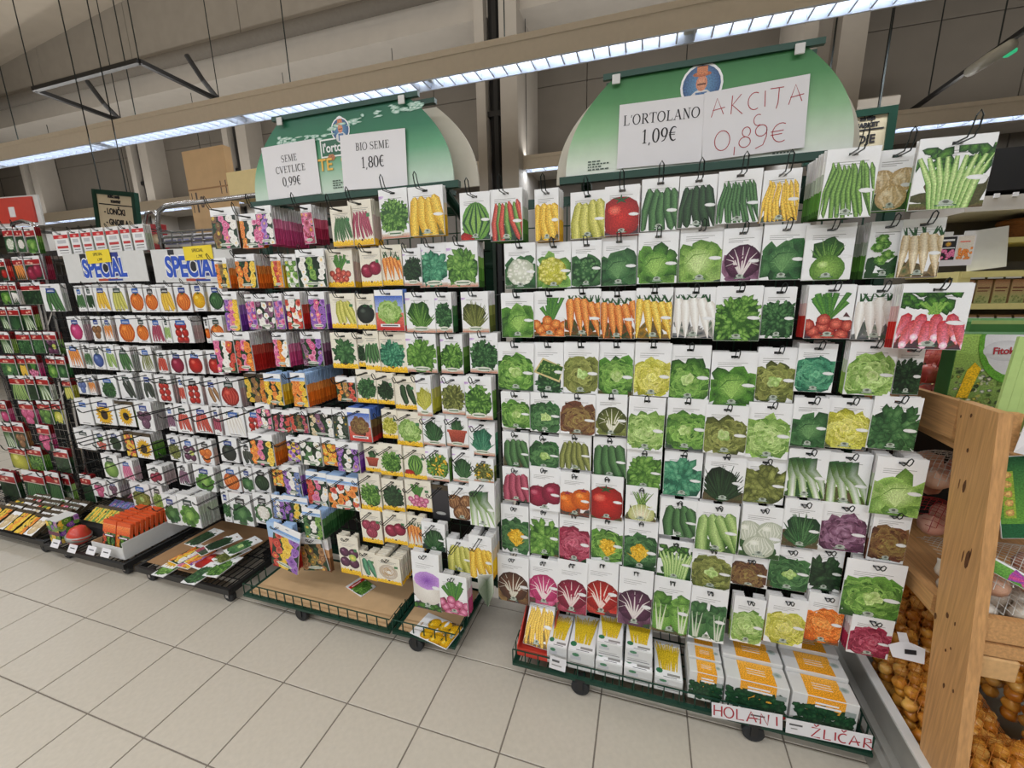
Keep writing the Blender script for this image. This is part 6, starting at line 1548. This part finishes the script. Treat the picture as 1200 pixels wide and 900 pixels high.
bb(1.48, 3.2, YB + .05, 3.3, zx(1160, 222).z, zx(1160, 172).z, 'dark_header', 'dark_fascia')
for k in range(2): bb(zx(1168 + k * 22, 229).x, zx(1174 + k * 22, 229).x, YB + .012, YB + .02, zx(1170, 231).z, zx(1170, 226).z, 'price_tag', 'sheet_paper')
xw = zx(1150, 318).x
for k in range(7):
    x0 = zx(1131 + k * 21, 340).x; x1 = zx(1149 + k * 21, 340).x; z0 = zx(1140, 356).z + .0005
    o = carton('small_carton', '%s brown and green carton from left on the yellow edged shelf' % ORD[k + 1], 'carton', x0, x1, YB + .05, YB + .14, z0, z0 + (zx(1140, 328).z - z0), 'cardboard', 'cartons on the upper yellow shelf')
    w = x1 - x0; h = zx(1140, 328).z - z0
    P = MB().lim(-w / 2, w / 2, 0, h); P.rect(-w / 2, 0, w / 2, h, rgb(176, 190, 130), rgb(196, 140, 110)); P.rect(-w * .4, h * .62, w * .4, h * .68, rgb(120, 60, 50)); P.rect(-w * .4, h * .5, w * .3, h * .54, rgb(120, 60, 50))
    for q in range(12): P.fan(U(-.4, .4) * w, U(.05, .3) * h, w * .1, h * .06, 5, rgb(110, 140, 70), rgb(170, 170, 120), .2)
    P.build('printed_front', 'print', o, (0, -.0456, 0), UP)
    t_ = MB().box(-.03, .03, -.001, 0, 0, .03).build('price_tag', 'sheet_paper', BX, Vector((x0 + .04, YB + .004, zx(1140, 327).z)) - BX.location)
for k in range(5):
    x0 = zx(1133 + k * 21, 380).x; x1 = zx(1151 + k * 21, 380).x; z0 = zx(1140, 393).z + .0005
    o = carton('small_carton', '%s brown carton from left on the lower yellow edged shelf' % ORD[k + 1], 'carton', x0, x1, YB + .05, YB + .14, z0, zx(1140, 370).z, 'cardboard_dark', 'cartons on the lower yellow shelf')
    MB().box(-.04, .04, -.047, -.0458, .06, .09).build('price_tag', 'sheet_paper', o)
a, b = onY(1134, 397, 2.2), onY(1215, 377, 2.2)
o = carton('green_box', 'flat green box on the shelf edge behind the stand', 'box', a.x, b.x + .2, 2.2, 2.4, a.z, b.z, 'deep_green'); MB().box(-.2, .2, -.1006, -.1, .06, .075).build('pale_band', 'slat_green', o)
DS = empty('display_shelf', (1.5, 2.3, 0), 'low pale shelf behind the stand carrying the flat green box', 'shelf')
MB().box(a.x - 1.53, a.x - 1.50 + 1.2, -.1, .15, a.z - .03, a.z - .0005).build('shelf_board', 'yellow_wood', DS)
for x in (a.x - 1.52, a.x - 1.52 + 1.15): MB().box(x, x + .04, -.02, .02, 0, a.z - .03).build('leg', 'yellow_wood', DS)
# wicker basket on the shelf
p = zx(1185, 275, YB + .3); wb = empty('wicker_basket', (p.x + .12, YB + .25, zx(1190, 276).z + .001), 'brown wicker basket on the dark upper shelf, far right', 'basket')
pts = [(0, 0, .0), (0, 0, .01), (0, 0, .075), (0, 0, .085)]
MB().tube(pts, [.12, .14, .18, .18], 18).build('basket_body', 'wicker', wb)
MB().tube([(  .185 * math.cos(k * PI / 9),   .185 * math.sin(k * PI / 9), .085) for k in range(18)], .014, 6, True).build('rim', 'wicker', wb)
# white panel and the pair of flower leaflets hung at the rack end
o, w, h = sheet('white_panel', 'plain pale grey panel standing behind the flower leaflets', 'panel', (1138, 273), (1185, 262), (1131, 316.5), (1177, 314.5), 2.86, 'white_card', .006)
lf = empty('leaflet_holder', onY(1120, 292, 1.9), 'white holder with pink and orange flower leaflets near the parsnip packet', 'leaflet holder')
c, w, h, roll = px_rect((1103, 277), (1145, 274), (1095, 312), (1138, 311), 1.9)
mw = upm(c, roll)
def lc(P, n, m, z): o = P.build(n, m); o.matrix_world = mw @ Matrix.Translation((0, 0, z)); return child_of(o, lf)
lc(MB().box(-w / 2, w / 2, -h / 2, h / 2, -.004, 0), 'backing_card', 'sheet_paper', 0)
P = MB().lim(-w * .46, -w * .02, -h * .3, h * .46); P.rect(-w * .46, -h * .3, -w * .02, h * .46, rgb(26, 24, 28)); 
for k in range(26): P.fan(U(-.44, -.04) * w, U(-.26, .04) * h, w * .05, h * .05, 6, PAL['P'][2], PAL['P'][1], .2)
P.fan(-w * .24, h * .22, w * .09, h * .08, 7, PAL['Y'][1], PAL['b'][1]); P.rect(-w * .4, h * .32, -w * .08, h * .38, WHITE); P.rect(-w * .44, h * .08, -w * .04, h * .11, WHITE)
lc(P, 'pink_leaflet', 'print', .0005)
P = MB().lim(.02 * w, w * .46, -h * .3, h * .46); P.rect(w * .02, -h * .3, w * .46, h * .46, rgb(226, 218, 204))
for k in range(26): P.fan(U(.06, .44) * w, U(-.28, .06) * h, w * .05, h * .05, 6, PAL['O'][2], PAL['O'][1], .2)
P.rect(w * .08, h * .26, w * .36, h * .3, PAL['R'][2])
lc(P, 'orange_leaflet', 'print', .0005)
for s in (-.3, .3): lc(MB().box(s * w - .014, s * w + .014, h * .46, h * .62, -.002, .002), 'clip', 'white_card', 0)
MB().tube([Vector((0, .006, 0)), Vector((-.15, .006, 0)), Vector((.70, 1.68, lf.location.z)) - lf.location], .005, 5).build('holder_arm', 'dark_wire', lf)
bpy.context.view_layer.update()
